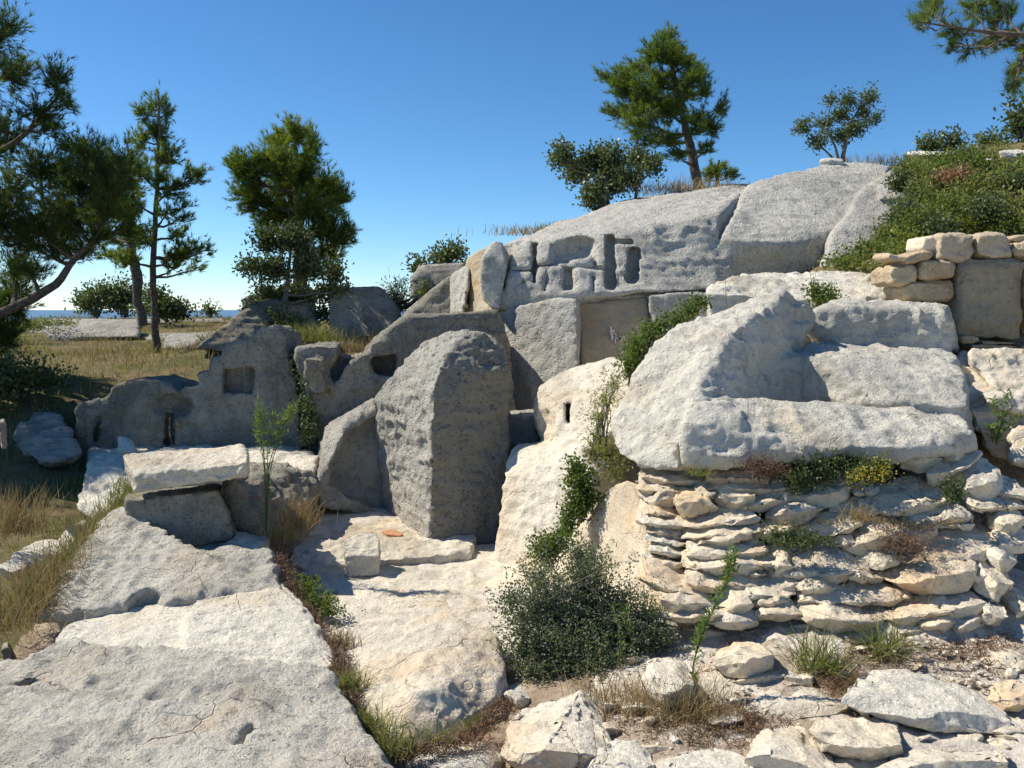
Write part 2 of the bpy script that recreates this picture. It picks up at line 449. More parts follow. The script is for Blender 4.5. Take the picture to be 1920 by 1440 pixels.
M['litter'] = leafmat('brown_leaf_litter', (.10, .06, .035), (.24, .15, .09), 0, .9)
M['yellow'] = leafmat('yellow_flowers', (.30, .24, .03), (.48, .40, .06), .2, .6)
def barkmat(name, a, b_):
    m, t, b = _nodes(name)
    g = t.nodes.new('ShaderNodeNewGeometry'); n = _noise(t, g.outputs['Position'], 22, 6, .7)
    t.links.new(_mix(t, _ramp(t, n, .35, .65), a, b_), b.inputs['Base Color']); b.inputs['Roughness'].default_value = .9
    bp = t.nodes.new('ShaderNodeBump'); bp.inputs['Strength'].default_value = .8; bp.inputs['Distance'].default_value = .03
    t.links.new(n, bp.inputs['Height']); t.links.new(bp.outputs[0], b.inputs['Normal']); return m
M['bark'] = barkmat('pine_bark', (.07, .055, .045), (.17, .14, .12))
M['barkgrey'] = barkmat('grey_twig_bark', (.12, .11, .095), (.26, .24, .21))
def plainmat(name, a, b_, sc=30, rough=.85):
    m, t, b = _nodes(name)
    g = t.nodes.new('ShaderNodeNewGeometry'); n = _noise(t, g.outputs['Position'], sc, 6, .7)
    t.links.new(_mix(t, _ramp(t, n, .35, .65), a, b_), b.inputs['Base Color']); b.inputs['Roughness'].default_value = rough; return m
M['terracotta'] = plainmat('terracotta', (.50, .24, .12), (.58, .32, .19))
M['chalk'] = plainmat('scratched_fresh_stone', (.66, .62, .54), (.74, .70, .62))
def seamat():
    m, t, b = _nodes('sea_water'); b.inputs['Base Color'].default_value = (.10, .19, .30, 1); b.inputs['Roughness'].default_value = .55
    return m
M['sea'] = seamat()
def groundmat():
    m, t, b = _nodes('rocky_earth_ground')
    g = t.nodes.new('ShaderNodeNewGeometry'); v = g.outputs['Position']
    n1 = _noise(t, v, 1.3, 8, .7); n2 = _noise(t, v, 9, 8, .75); n3 = _noise(t, v, 60, 5, .7)
    so = t.nodes.new('ShaderNodeAttribute'); so.attribute_name = 'soil'
    gr = t.nodes.new('ShaderNodeAttribute'); gr.attribute_name = 'herb'
    stone = _mix(t, _ramp(t, n2, .42, .66), (.72, .66, .56), (.52, .47, .39))
    stone = _mix(t, _ramp(t, n3, .55, .68, 0, .5), stone, (.34, .31, .27))
    soil = _mix(t, _ramp(t, n2, .35, .65), (.26, .19, .13), (.46, .38, .29))
    soil = _mix(t, _ramp(t, n3, .60, .68), soil, (.55, .48, .38))
    herb = _mix(t, _ramp(t, n1, .4, .62), (.20, .15, .08), (.10, .105, .035))
    herb = _mix(t, _ramp(t, n3, .6, .7), herb, (.42, .36, .27))
    f1 = _math(t, 'ADD', so.outputs['Fac'], _math(t, 'MULTIPLY', _math(t, 'SUBTRACT', n2, .5), 1.2))
    c = _mix(t, _ramp(t, f1, .4, .6), stone, soil)
    f2 = _math(t, 'ADD', gr.outputs['Fac'], _math(t, 'MULTIPLY', _math(t, 'SUBTRACT', n2, .5), 1.0))
    c = _mix(t, _ramp(t, f2, .4, .6), c, herb)
    t.links.new(c, b.inputs['Base Color']); b.inputs['Roughness'].default_value = .95
    h = _math(t, 'ADD', n2, _math(t, 'MULTIPLY', n3, .4))
    bp = t.nodes.new('ShaderNodeBump'); bp.inputs['Strength'].default_value = .8; bp.inputs['Distance'].default_value = .04
    t.links.new(h, bp.inputs['Height']); t.links.new(bp.outputs[0], b.inputs['Normal'])
    return m
M['ground'] = groundmat()
# ------------------------------------------------------------------ ground
_gp = [P(*a) for a in [
    (1300,1385,3.6),(1250,1300,4.0),(1400,1260,4.2),(1600,1205,4.45),
    (1850,1190,4.55),(1900,1310,3.95),(1700,1350,3.7),(1300,1190,4.75),(1150,1160,5.1),
    (1300,1010,5.75),(1500,1010,5.7),(1700,1010,5.7),(1900,960,6.1),(1300,905,6.3),(1600,905,6.1),
    (100,950,7.2),(50,750,9.6),(60,1110,5.9),(20,1220,5.0),(0,1000,6.9),(150,1130,5.5),
    (200,700,11),(300,660,13.5),(100,625,19),(400,645,14),(450,605,22),(300,597,26),(50,600,26),(520,650,12),(620,645,12),
    (640,960,7.6),(760,950,8.2),(840,950,8.4),(960,900,7.8),
    (760,600,14.5),(860,560,14.5)]]
_gp += [np.array(a, float) for a in [
    (-1.3,6.4,.09),(-.2,6.5,.09),(-1.1,5.6,.08),(-.3,5.6,.09),(-.9,5.1,.05),(-.3,5.2,.07),(.1,6.5,.1),(-.6,6.1,.09),(-.7,7.2,.09),(.2,7.2,.05),(-.9,4.3,.04),(-.55,3.5,.0),(-.2,3.6,.02),(.1,4.1,.08),(.35,4.35,.15),(0,3.2,.1),(-1.4,4.6,.0),(-2.2,8.8,.35),(-3.9,8.8,.4),(-3.2,7.6,.2),(-4.3,8,.45),(-3,6.8,.2),(1.0,4.85,.42),(1.6,4.75,.44),(2.2,4.75,.46),(2.7,4.85,.48),(-4,0,.2),(0,0,.3),(4,0,.4),(-2,2,.2),(0,2,.25),(2,2.2,.32),(4,2.5,.4),(7,4,.8),(-5,3,.1),(-8,5,.3),(-9,9,1.0),(-12,14,1.3),(-12,22,1.5),
    (3.6,6.8,1.2),(4.1,7.5,1.5),(3.3,7.4,1.4),(2.6,6.9,1.25),(5.5,8,2.2),(4.4,9,2.3),(3.2,9.4,2.2),(2.2,9.4,.9),(1.0,9.2,.6),(6.5,10,3.0),(5.2,10.6,2.9),(7.5,13,4.2),
    (9,17,5.0),(5,18,4.2),(3,17,3.5),(1,17,2.6),(-2,17,1.7),(-1,22,1.8),(5,25,4.5),(12,25,5.5),(12,10,4.5),(12,4,2),(3,13,2.6),(1,13,2.0),(0.,12.5,1.5),
    (-6,30,1.4),(3,30,3),(12,32,4.5),(-14,30,1.0)]]
_G = np.array(_gp)
def _tps(d2): return np.where(d2 > 1e-9, d2 * np.log(np.maximum(d2, 1e-9)), 0) * .5
def _fit():
    X = _G[:, :2]; n = len(X)
    K = _tps(((X[:, None] - X[None]) ** 2).sum(-1)) + np.eye(n) * .15
    Q = np.hstack([np.ones((n, 1)), X]); A = np.zeros((n + 3, n + 3)); A[:n, :n] = K; A[:n, n:] = Q; A[n:, :n] = Q.T
    return np.linalg.solve(A, np.concatenate([_G[:, 2], np.zeros(3)]))
_W = _fit()
def H(xy):
    xy = np.atleast_2d(np.asarray(xy, float)); o = np.empty(len(xy))
    for c in range(0, len(xy), 40000):
        q = xy[c:c + 40000]; qc = np.stack([np.clip(q[:, 0], -13, 13), np.clip(q[:, 1], 0, 31)], 1)
        z = _tps(((qc[:, None] - _G[None, :, :2]) ** 2).sum(-1)) @ _W[:-3] + _W[-3] + qc @ _W[-2:]
        r = np.maximum(q[:, 1] - 27, 0); z = z - .02 * r ** 1.5 * (r < 60) - (r >= 60) * (.02 * 60 ** 1.5 + .25 * (r - 60))
        l = np.maximum(np.abs(q[:, 0]) - 13, 0); z = z - .12 * l
        o[c:c + 40000] = z
    return o
def Hd(xy):
    z = H(xy); p = np.c_[xy, np.zeros(len(xy))]
    near = smooth01(-p[:, 1], -30, -12)
    return z + .035 * fbm(p * 1.7, 4, 9, .6) + .02 * ridge(p * 5, 2, 4) * near

def GY(px, py, ya=2.6, yb=8.0):
    """forward distance at which the line of sight through px,py meets the ground"""
    Y = np.arange(ya, yb, .02); q = np.array([P(px, py, y) for y in Y]); b = q[:, 2] < Hd(q[:, :2])
    return float(Y[np.argmax(b)]) if b.any() else yb

def in_poly(px, py, poly):
    ins = np.zeros(px.shape, bool); m = len(poly)
    for i in range(m):
        x0, y0 = poly[i]; x1, y1 = poly[(i + 1) % m]
        ins ^= ((y0 <= py) != (y1 <= py)) & (px < (x1 - x0) * (py - y0) / (y1 - y0 + 1e-12) + x0)
    return ins

def build_ground():
    xs = np.concatenate([-9 - np.geomspace(.1, 900, 26)[::-1], np.arange(-9, 9.01, .065), 9 + np.geomspace(.1, 900, 26)])
    ys = np.concatenate([-np.geomspace(.5, 60, 8)[::-1], np.arange(0, 10, .055), np.arange(10, 30, .17), 30 + np.geomspace(.3, 900, 26)])
    X, Y = np.meshgrid(xs, ys, indexing='ij'); xy = np.c_[X.ravel(), Y.ravel()]
    z = Hd(xy)
    v = np.c_[xy, z]; nx, ny = len(xs), len(ys)
    i = np.arange(nx * ny).reshape(nx, ny)
    q = np.stack([i[:-1, :-1].ravel(), i[1:, :-1].ravel(), i[1:, 1:].ravel(), i[:-1, 1:].ravel()], 1)
    o = mk('ground', v, q, M['ground'], origin=np.zeros(3))
    soil = np.zeros(len(v), np.float32); herb = np.zeros(len(v), np.float32)
    x, y = xy[:, 0], xy[:, 1]
    herb[(x < -2.2) & (y > 6.2)] = 1; herb[(x < -2.9) & (y > 4.2)] = .9; herb[(y > 11.5)] = 1; herb[(x > 3.2) & (y > 8.6)] = 1; soil[(x > 2.5) & (y > 6.8) & (y < 8.6)] = .7; herb[y < -1] = .6
    right = (x > .05) & (y < 5.1) & (y > 2); soil[right] = .30; soil[(x > .3) & (x < 1.6) & (y > 3.45) & (y < 4.0)] = .55; soil[(x > 1.2) & (y > 4.0) & (y < 4.5)] = .5
    crack = (x < .4) & (x > -1.4) & (y < 4.7) & (y > 2.5); soil[crack] = 1
    soil[(x > 1.3) & (y > 5.2) & (y < 7.4)] = 1
    soil[(x < -1.2) & (y > 4) & (y < 7)] = .8
    soil[(x < -1.6) & (y > 6.6) & (y < 9.5)] = .7
    for nme, a in (('soil', soil), ('herb', herb)):
        at = o.data.attributes.new(nme, 'FLOAT', 'POINT'); at.data.foreach_set('value', a)
    tag(o, kind='structure')
    s = mk('sea', np.array([(-60000, 700, -160), (60000, 700, -160), (60000, 80000, -160), (-60000, 80000, -160)], float), np.array([[0, 1, 2, 3]]), M['sea'], origin=np.zeros(3))
    tag(s, kind='structure')
build_ground()
# ------------------------------------------------------------------ the big carved rocks
def down(pts, z=-.15):
    """points plus the same points pushed down to height z"""
    pts = [np.array(p) for p in pts]
    return pts + [np.array((p[0], p[1], z)) for p in pts]

# carved pillar
pil = hull(PP([(806,1030,6.93),(813,735,6.93),(822,692,7.0),(868,664,7.22),(935,684,7.36),(875,621,7.75),(917,630,7.8),(817,630,7.65),(722,975,8.0),(701,748,8.0),(735,715,7.8),(764,688,7.6),(788,645,7.6),(860,623,7.4),(905,626,7.45),(942,656,7.5),(955,700,7.35),(952,860,7.25),(945,1030,7.2),
                   (905,628,8.1),(935,660,8.1),(950,1000,8.3),(760,700,8.5),(800,960,8.7)]), .02)
pil = cut(pil, ell(P(880,655,7.15), (.10,.12,.07)))
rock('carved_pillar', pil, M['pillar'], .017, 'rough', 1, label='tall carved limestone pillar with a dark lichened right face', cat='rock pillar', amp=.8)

plat = U(hull(down(PP([(600,945,8.1),(552,1012,6.9),(542,1045,6.45),(575,1062,6.3),(640,1044,6.5),(715,1036,6.6),(800,1042,6.55),(880,1030,6.6),(893,1000,7.1),(900,970,8.2),(730,940,8.4)]))[:22], .05),
         hull(PP([(765,1010,7.15),(885,996,7.2),(880,1040,6.62),(790,1045,6.6),(800,960,7.6),(890,960,7.6),(780,1060,6.6),(885,1060,6.6)]), .05))
plat = U(plat, hull(down(PP([(538,1050,6.35),(548,1020,6.75),(585,1000,6.95),(650,1010,6.85),(645,1046,6.5),(580,1064,6.28)]), .0), .05), k=.04)
rock('stone_platform', plat, M['creamwhite'], .017, 'rough', 2, label='low pale rock platform at the foot of the carved pillar', cat='rock ledge', amp=.7)

# wedge left of the pillar
wd = hull(PP([(702,748,8.15),(654,782,7.95),(629,790,8.2),(606,838,7.95),(590,915,7.6),(600,950,7.6),(725,975,7.85),(708,762,8.0),(610,800,9.2),(705,760,9.0),(580,950,9.2),(720,940,9.2)]), .04)
wd = cut(wd, hull(PP([(705,775,7.6),(650,800,7.6),(618,860,7.6),(612,900,7.5),(720,960,7.4),(725,930,7.4),(706,780,8.12),(650,812,8.05),(625,865,8.0),(615,915,7.9),(722,950,8.02),(720,960,7.9)]), .05))
rock('leaning_rock_wedge', wd, M['grey'], .018, 'rough', 3, label='sloping grey rock wedge leaning against the left side of the tall pillar', cat='rock', amp=.7)

# wall behind the pillar
r3 = prism([(548,672),(556,652),(600,645),(636,645),(640,672),(652,672),(675,668),(690,652),(712,632),(745,605),(772,588),(840,586),(900,582),(934,582),(946,610),(958,660),(966,720),(966,900),(700,930),(600,870),(590,800),(568,716)],
           (560,8.95), (960,9.3), 1.5, .03, .028)
r3 = cut(r3, hull(PP([(700,668,8.5),(746,664,8.5),(742,706,8.5),(699,700,8.5),(700,668,9.45),(746,664,9.45),(742,706,9.45),(699,700,9.45)]), .015),
         hull(PP([(622,660,8),(655,640,8),(640,672,9.6),(632,720,9.3),(590,735,8),(622,690,9.3),(690,640,9.6),(660,630,9.6)]), .02))
r3 = U(r3, hull(PP([(570,672,8.85),(612,672,8.85),(613,735,8.9),(590,745,8.9),(570,715,8.9),(575,668,9.5),(610,668,9.5),(600,740,9.5)]), .03), k=.02)
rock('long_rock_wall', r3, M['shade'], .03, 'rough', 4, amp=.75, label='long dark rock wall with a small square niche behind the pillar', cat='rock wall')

# stepped wall at left
r4 = prism([(140,770),(147,758),(187,748),(203,738),(210,726),(262,712),(311,720),(333,736),(348,728),(370,724),(371,700),(392,697),(393,672),(414,668),(416,652),(440,644),(470,627),(499,614),(520,613),(532,626),(540,660),(556,720),(566,860),(130,860)],
           (140,9.0), (565,9.2), 1.25, .04, .024)
r4 = cut(r4, hull(PP([(419,690,8.6),(474,690,8.6),(474,738,8.6),(418,737,8.6),(419,690,9.34),(474,690,9.34),(474,738,9.34),(418,737,9.34)]), .012),
         ell(P(320,762,9.05), (.22,.26,.14)),
         hull(PP([(309,775,8.5),(327,775,8.5),(330,835,8.5),(306,835,8.5),(312,775,9.3),(325,775,9.3),(330,835,9.3),(306,835,9.3)]), .03),
         hull(PP([(180,798,8.6),(188,770,8.6),(184,830,8.6),(172,830,8.6),(180,798,9.2),(188,770,9.2),(184,830,9.2),(172,830,9.2)]), .03))
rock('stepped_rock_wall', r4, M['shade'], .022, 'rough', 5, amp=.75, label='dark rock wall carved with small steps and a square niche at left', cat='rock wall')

led = U(hull(down(PP([(165,830,9.2),(560,838,9.2),(600,850,8.7),(590,882,7.9),(470,872,8.1),(300,870,8.1),(235,885,7.7),(165,900,7.5)]), .0), .05),
        hull(PP([(165,850,8.0),(235,845,8.2),(252,900,7.2),(200,960,6.9),(135,960,7.2),(140,920,7.4),(200,1000,6.9),(250,980,7.2)]), .08),
        hull(PP([(218,812,8.6),(250,820,8.6),(258,850,8.4),(215,850,8.4),(225,830,9.0),(250,850,9.0)]), .06))
rock('bright_rock_ledge', led, M['white'], .026, 'rough', 6, label='sunlit white rock ledge at the foot of the stepped wall', cat='rock ledge', amp=.8)

# lid slab on block
lid = hull(PP([(250,926,6.0),(469,896,6.0),(252,890,6.0),(467,864,6.0),(230,856,6.5),(234,850,6.6),(456,832,6.75),(464,842,6.6),(232,885,6.5),(460,880,6.7)]), .03)
lid = cut(lid, hull(PP([(290,872,6.12),(450,852,6.12),(300,858,6.4),(445,842,6.4),(300,876,6.2),(450,860,6.2),(295,850,5.8),(450,830,5.8)]), .03))
rock('grooved_slab', lid, M['creamwhite'], .011, 'block', 7, label='long pale grooved stone slab lying tilted on a squared block', cat='stone slab', amp=1.3)
rock('squared_block', hull(PP([(236,937,6.08),(408,917,6.12),(436,985,6.1),(440,1010,6.08),(236,1055,6.05),(236,925,6.7),(412,905,6.8),(445,960,6.9),(445,1000,6.9),(240,1020,6.9)]), .03), M['shade'], .016, 'carved', 8,
     label='dark squared rock block under the grooved slab', cat='stone block')
rock('cracked_block', hull(PP([(418,905,6.35),(442,1000,6.3),(512,1008,6.35),(560,960,6.8),(592,930,7.3),(590,876,7.7),(480,868,7.5),(425,880,6.9),(430,1020,6.5),(590,960,7.8)]), .05), M['shade'], .018, 'rough', 9,
     label='dark rock block right of the squared block beside the tall weed', cat='stone block')

# left slabs
r9 = hull(down(PP([(95,1085,5.35),(150,1010,6.05),(205,962,6.3),(232,948,6.25),(236,1045,5.9),(300,1030,5.95),(420,1000,6.05),(500,1000,6.2),(512,1030,5.95),(527,1100,5.3),(330,1116,5.14),(290,1116,5.1),(180,1146,4.97),(120,1130,5.0)])), .05)
r9 = U(r9, hull(PP([(50,1130,5.1),(65,1100,5.3),(110,1082,5.4),(140,1110,5.2),(135,1150,4.95),(90,1160,4.95),(60,1180,5.0),(140,1190,5.1)]), .05))
r9 = cut(r9, hull(PP([(238,1046,5.7),(300,1032,5.8),(430,1010,5.8),(440,1000,6.3),(240,1040,6.3),(320,1060,5.7),(300,960,6.2),(250,960,6.2),(420,950,6.2)]), .03),
         ell(P(272,1128,5.1), (.09, .12, .09)))
rock('rough_upper_slab', r9, M['whiterough'], .016, 'rough', 10, amp=.8, label='rough weathered rock slab in front of the squared block at left', cat='rock slab')
r9b = U(hull(down(PP([(95,1200,4.75),(125,1165,4.95),(300,1122,5.2),(530,1090,5.5),(575,1130,5.1),(612,1190,4.75),(632,1240,4.4),(600,1262,4.25),(200,1262,4.25),(110,1240,4.4)])), .04),
        hull(PP([(345,1128,5.06),(520,1092,5.36),(575,1135,5.02),(598,1180,4.74),(590,1222,4.46),(343,1224,4.40),(345,1180,4.9),(520,1140,5.2),(590,1240,4.5),(343,1240,4.45)]), .02), k=.02)
rock('smooth_slab', r9b, M['white'], .016, 'carved', 11, label='smooth white rock slab between the two rough slabs at left', cat='rock slab', amp=.9)
r10 = U(hull(down(PP([(-260,1290,4.1),(0,1262,4.15),(60,1225,4.3),(130,1205,4.4),(190,1250,4.05),(330,1228,4.12),(450,1216,4.14),(560,1228,4.08),(622,1250,4.0),(645,1330,3.6),(715,1400,3.3),(760,1460,3.05),(780,1600,2.5),(-260,1600,2.5),(0,1440,3.05)]), -.1), .08),
        hull(PP([(70,1215,4.35),(95,1190,4.4),(140,1186,4.4),(180,1225,4.2),(195,1250,4.05),(60,1260,4.1),(40,1250,4.15),(180,1275,4.15),(100,1280,4.2)]), .05), k=.1)
r10 = cut(r10, hull(PP([(436,1408,3.22),(470,1372,3.4),(480,1376,3.38),(452,1410,3.2)]) + [p - np.array((0,0,.06)) for p in PP([(440,1405,3.24),(472,1378,3.38),(450,1405,3.24)])] + [p + np.array((0,0,.1)) for p in PP([(436,1408,3.22),(480,1372,3.4),(455,1412,3.2)])], .01), ell(P(52,1292,3.95), (.035,.06,.1)), k=.04)
rock('big_foreground_slab', r10, M['whiterough'], .0148, 'rough', 12, label='largest rough grey-white slab filling the lower left corner', cat='rock slab', amp=.85)

bd = hull(PP([(790,1163,4.95),(850,1156,4.95),(930,1180,4.75),(952,1245,4.4),(945,1295,4.15),(900,1345,3.95),(868,1368,3.85),(745,1408,3.72),(742,1375,3.78),(700,1352,3.9),(668,1322,4.02),(652,1265,4.3),(700,1225,4.55),(760,1180,4.85),
              (950,1330,4.3),(880,1390,4.0),(750,1440,3.9),(680,1370,4.1),(790,1220,5.1),(930,1230,5.0),(800,1290,3.92)]), .06)
rock('rounded_boulder', bd, M['creamwhite'], .0125, 'rough', 13, label='rounded white boulder between the grassy crack and the green bush', cat='boulder', amp=.6)

# cream slope below the slot rock, court edge
sl_ = hull(down(PP([(820,1150,5.6),(850,1110,6.0),(925,1080,6.4),(1060,1010,6.6),(1160,960,6.6),(1220,1000,6.2),(1240,1100,5.4),(1230,1180,5.0),(1000,1200,5.2),(900,1160,5.45)]), -.1), .15)
sl_ = U(sl_, hull(down(PP([(1150,900,5.8),(1175,888,5.55),(1225,900,5.42),(1215,960,5.28),(1205,1040,5.1),(1262,1100,4.92),(1240,1150,4.85),(1160,1130,5.25),(1060,1010,6.2),(1100,960,6.3)]), -.1), .08), k=.15)
rock('cream_rock_slope', sl_, M['cream'], .02, 'smooth', 14, label='smooth cream bedrock slope behind the green bush', cat='bedrock', amp=.8)

cf = hull([np.array(p) for p in [(-1.75,6.9,.10),(.15,7.1,.10),(.25,6.2,.11),(.05,5.3,.10),(-.35,5.05,.07),(-1.15,5.0,.03),(-1.4,5.6,.05),(-1.6,6.2,.08),(-1.75,6.9,-.2),(.15,7.1,-.2),(.05,5.1,-.2),(-1.2,5.0,-.2)]], .03)
rock('rock_floor', cf, M['creamwhite'], .02, 'rough', 37, amp=.55, kind='structure', cull=False)

# slot rock
r12 = U(hull(PP([(920,1100,6.45),(940,1000,6.6),(944,885,6.8),(952,842,7.05),(975,828,7.2),(1035,826,7.0),(1080,840,6.6),(1110,880,6.3),(1110,1000,6.1),(1090,1100,5.95),(1000,1120,6.1),(990,835,8.0),(1200,850,7.5),(1230,1000,6.9),(1200,1100,6.8),(960,1080,7.9)]), .06),
        hull(PP([(998,745,7.35),(1006,730,7.4),(1004,800,7.2),(1035,838,6.95),(1110,845,6.5),(1160,800,6.5),(1195,690,7.1),(1150,668,7.5),(1100,681,7.5),(1040,705,7.5),(1020,720,7.5),(1060,700,8.5),(1200,690,8.4),(1230,840,7.4),(1020,840,8.3)]), .05), k=.08)
r12 = cut(r12, ell(P(1012,788,6.95), (.13,.30,.19)), k=.03)
r12 = cut(r12, hull(PP([(1057,757,6.3),(1074,755,6.3),(1072,797,6.3),(1059,794,6.3),(1057,757,7.3),(1074,755,7.3),(1072,797,7.3),(1059,794,7.3)]), .01), k=.01)
rock('slotted_rock', r12, M['creamwhite'], .020, 'carved', 15, label='white rock with a small square slot and a hollowed left edge', cat='rock', amp=1.2)
rock('low_wall_stub', hull(PP([(944,782,7.9),(1004,776,7.9),(1010,835,7.8),(944,845,7.8),(944,775,8.4),(1010,770,8.4),(950,900,8.3),(1010,900,8.3),(960,900,7.8)]), .03), M['grey'], .02, 'rough', 16,
     label='low grey rock stub between the pillar and the slotted rock', cat='rock', amp=.6)

# carved basin block
dome = hull(PP([(1138,800,5.75),(1150,760,5.85),(1172,716,6.0),(1218,648,6.2),(1277,602,6.4),(1367,571,6.6),(1455,545,6.75),(1480,539,6.7),(1510,566,6.85),(1532,590,6.9),(1440,586,6.3),(1381,613,6.0),(1352,648,5.8),(1342,693,5.65),(1322,743,5.48),(1290,765,5.4),
                (1160,862,5.45),(1150,840,5.5),(1231,886,5.22),(1277,879,5.18),(1300,850,5.2),(1395,760,5.75),(1425,690,6.2),(1500,620,6.9),(1270,640,7.2),(1170,820,6.7),(1400,880,6.2)]), .05)
rim = hull(PP([(1280,775,5.4),(1330,745,5.5),(1395,765,5.52),(1480,764,5.5),(1585,770,5.55),(1684,761,5.65),(1757,772,5.6),(1808,778,5.6),(1830,812,5.3),(1836,850,5.28),(1684,868,5.15),(1480,858,5.15),(1367,874,5.12),(1290,880,5.14),(1480,826,5.12),(1684,838,5.1),(1300,820,5.16),
                (1480,800,6.2),(1800,800,6.2),(1300,840,6.2)]), .04)
flat = hull(PP([(1450,668,6.3),(1500,655,6.5),(1548,660,6.35),(1600,705,6.0),(1635,742,5.78),(1700,760,5.72),(1812,768,5.66),(1818,758,5.7),(1800,690,6.45),(1790,655,6.95),(1530,640,7.0),(1445,745,6.2),(1600,772,6.0),(1500,860,6.2),(1820,860,6.0),(1800,700,7.4),(1500,700,7.4)]), .05)
bk = hull(PP([(1505,600,6.95),(1520,592,7.0),(1548,580,6.93),(1571,563,7.2),(1700,566,7.25),(1775,571,7.25),(1770,582,6.95),(1786,592,6.95),(1791,655,6.88),(1560,655,6.88),(1540,650,6.9),(1575,575,7.9),(1775,580,7.9),(1800,660,7.9),(1540,660,7.9)]), .04)
base = hull(PP([(1320,790,5.5),(1480,800,5.6),(1800,800,5.6),(1830,850,5.5),(1300,870,5.5),(1450,780,6.2),(1790,700,6.9),(1500,680,6.9),(1300,850,7),(1800,850,7)]), .1)
bas = U(dome, rim, flat, bk, base, k=.035)
ring = PP([(1392,735,5.74),(1500,768,5.74),(1606,764,5.8),(1622,738,5.92),(1560,690,6.12),(1500,662,6.36),(1452,664,6.34),(1402,690,6.02)])
rc = np.mean(ring, axis=0)
bas = cut(bas, hull(ring + [p + np.array((0, -.02, .35)) for p in ring] + [np.array((rc[0] + (p[0] - rc[0]) * .86, rc[1] + (p[1] - rc[1]) * .74, 1.16)) for p in ring], .05), k=.05)
bas = U(bas, hull(PP([(1274,800,5.17),(1300,752,5.36),(1362,750,5.36),(1400,790,5.22),(1412,850,5.12),(1380,874,5.09),(1290,877,5.12),(1276,850,5.15),(1290,790,5.6),(1410,790,5.6),(1400,870,5.6),(1280,870,5.6)]), .06), k=.012)
bas = cut(bas, hull(PP([(1262,790,5.0),(1276,890,5.0),(1281,890,5.0),(1268,790,5.0),(1262,790,5.38),(1276,890,5.22),(1281,890,5.22),(1268,790,5.38)]), .004), k=.01)
rock('carved_basin_rock', bas, M['basin'], .018, 'rough', 17, label='great rounded rock hollowed into a basin above the layered slabs', cat='carved rock', amp=.75)
rock('flat_white_outcrop', hull(PP([(1318,545,7.9),(1330,527,8.2),(1400,512,8.9),(1560,506,9.2),(1650,510,9.2),(1690,545,8.2),(1695,600,8.0),(1330,620,7.9),(1520,560,7.8),(1560,585,7.8),(1700,620,9.2),(1330,620,9.2)]), .08), M['white'], .024, 'rough', 19,
     label='flat white rock shelf between the basin rock and the cliff', cat='rock ledge', amp=.9)

# cliff
c1 = hull(PP([(903,500,10.6),(912,470,10.8),(945,452,11.0),(1000,442,11.6),(1091,411,12.3),(1139,385,12.8),(1192,371,13.1),(1259,358,13.5),(1307,358,13.7),(1366,342,14),(1440,352,14),(1440,420,11.5),
              (925,585,10.5),(935,500,10.6),(945,470,10.75),(1035,555,10.34),(1160,430,10.8),(1260,410,11.0),(1210,552,10.25),(1330,548,10.4),(1400,548,11.0),(1330,400,11.2),
              (930,590,15),(1440,560,15),(1440,360,16),(920,470,12.5),(1000,445,13.5),(1192,372,15.5)]), .10)
c2 = hull(PP([(1343,420,11.1),(1350,375,11.9),(1412,345,12.9),(1494,312,13.6),(1556,298,14.2),(1640,308,14.2),(1672,308,14),(1600,400,11.8),(1570,440,11.3),(1470,450,10.9),(1400,455,10.85),(1352,450,10.95),(1378,505,11.05),(1400,530,11.1),(1545,515,11.15),(1560,340,15.5),(1400,520,15),(1680,500,14),(1680,330,15.5)]), .12)
c3 = U(hull(PP([(1672,310,13.8),(1690,345,13),(1620,352,12.6),(1575,420,11.2),(1560,440,11.0),(1535,505,10.4),(1600,500,10.6),(1665,430,11.2),(1730,368,12.4),(1680,520,13),(1540,520,13),(1690,500,14)]), .06),
       hull(PP([(1648,352,12.6),(1668,345,12.7),(1700,345,12.6),(1722,366,12.1),(1700,372,12.0),(1650,372,12.0),(1650,420,12.5),(1700,420,12.5),(1700,350,13.5)]), .04))
cl = U(c1, c2, k=.12); cl = U(cl, c3, k=.04)
def slot(x0, x1, y0, y1, dep=.2, r=.015, sl=0):
    """a notch cut `dep` metres into the lower cliff face"""
    sf = lambda x, y: 10.32 + (552 - y) / 122 * .52 + max(0, (1035 - x) / 100) * .32
    q = []
    for (x, y) in ((x0, y0), (x1, y0), (x1 + sl, y1), (x0 + sl, y1)): q += [P(x, y, 9.6), P(x, y, sf(x, y) + dep)]
    return hull(q, r)
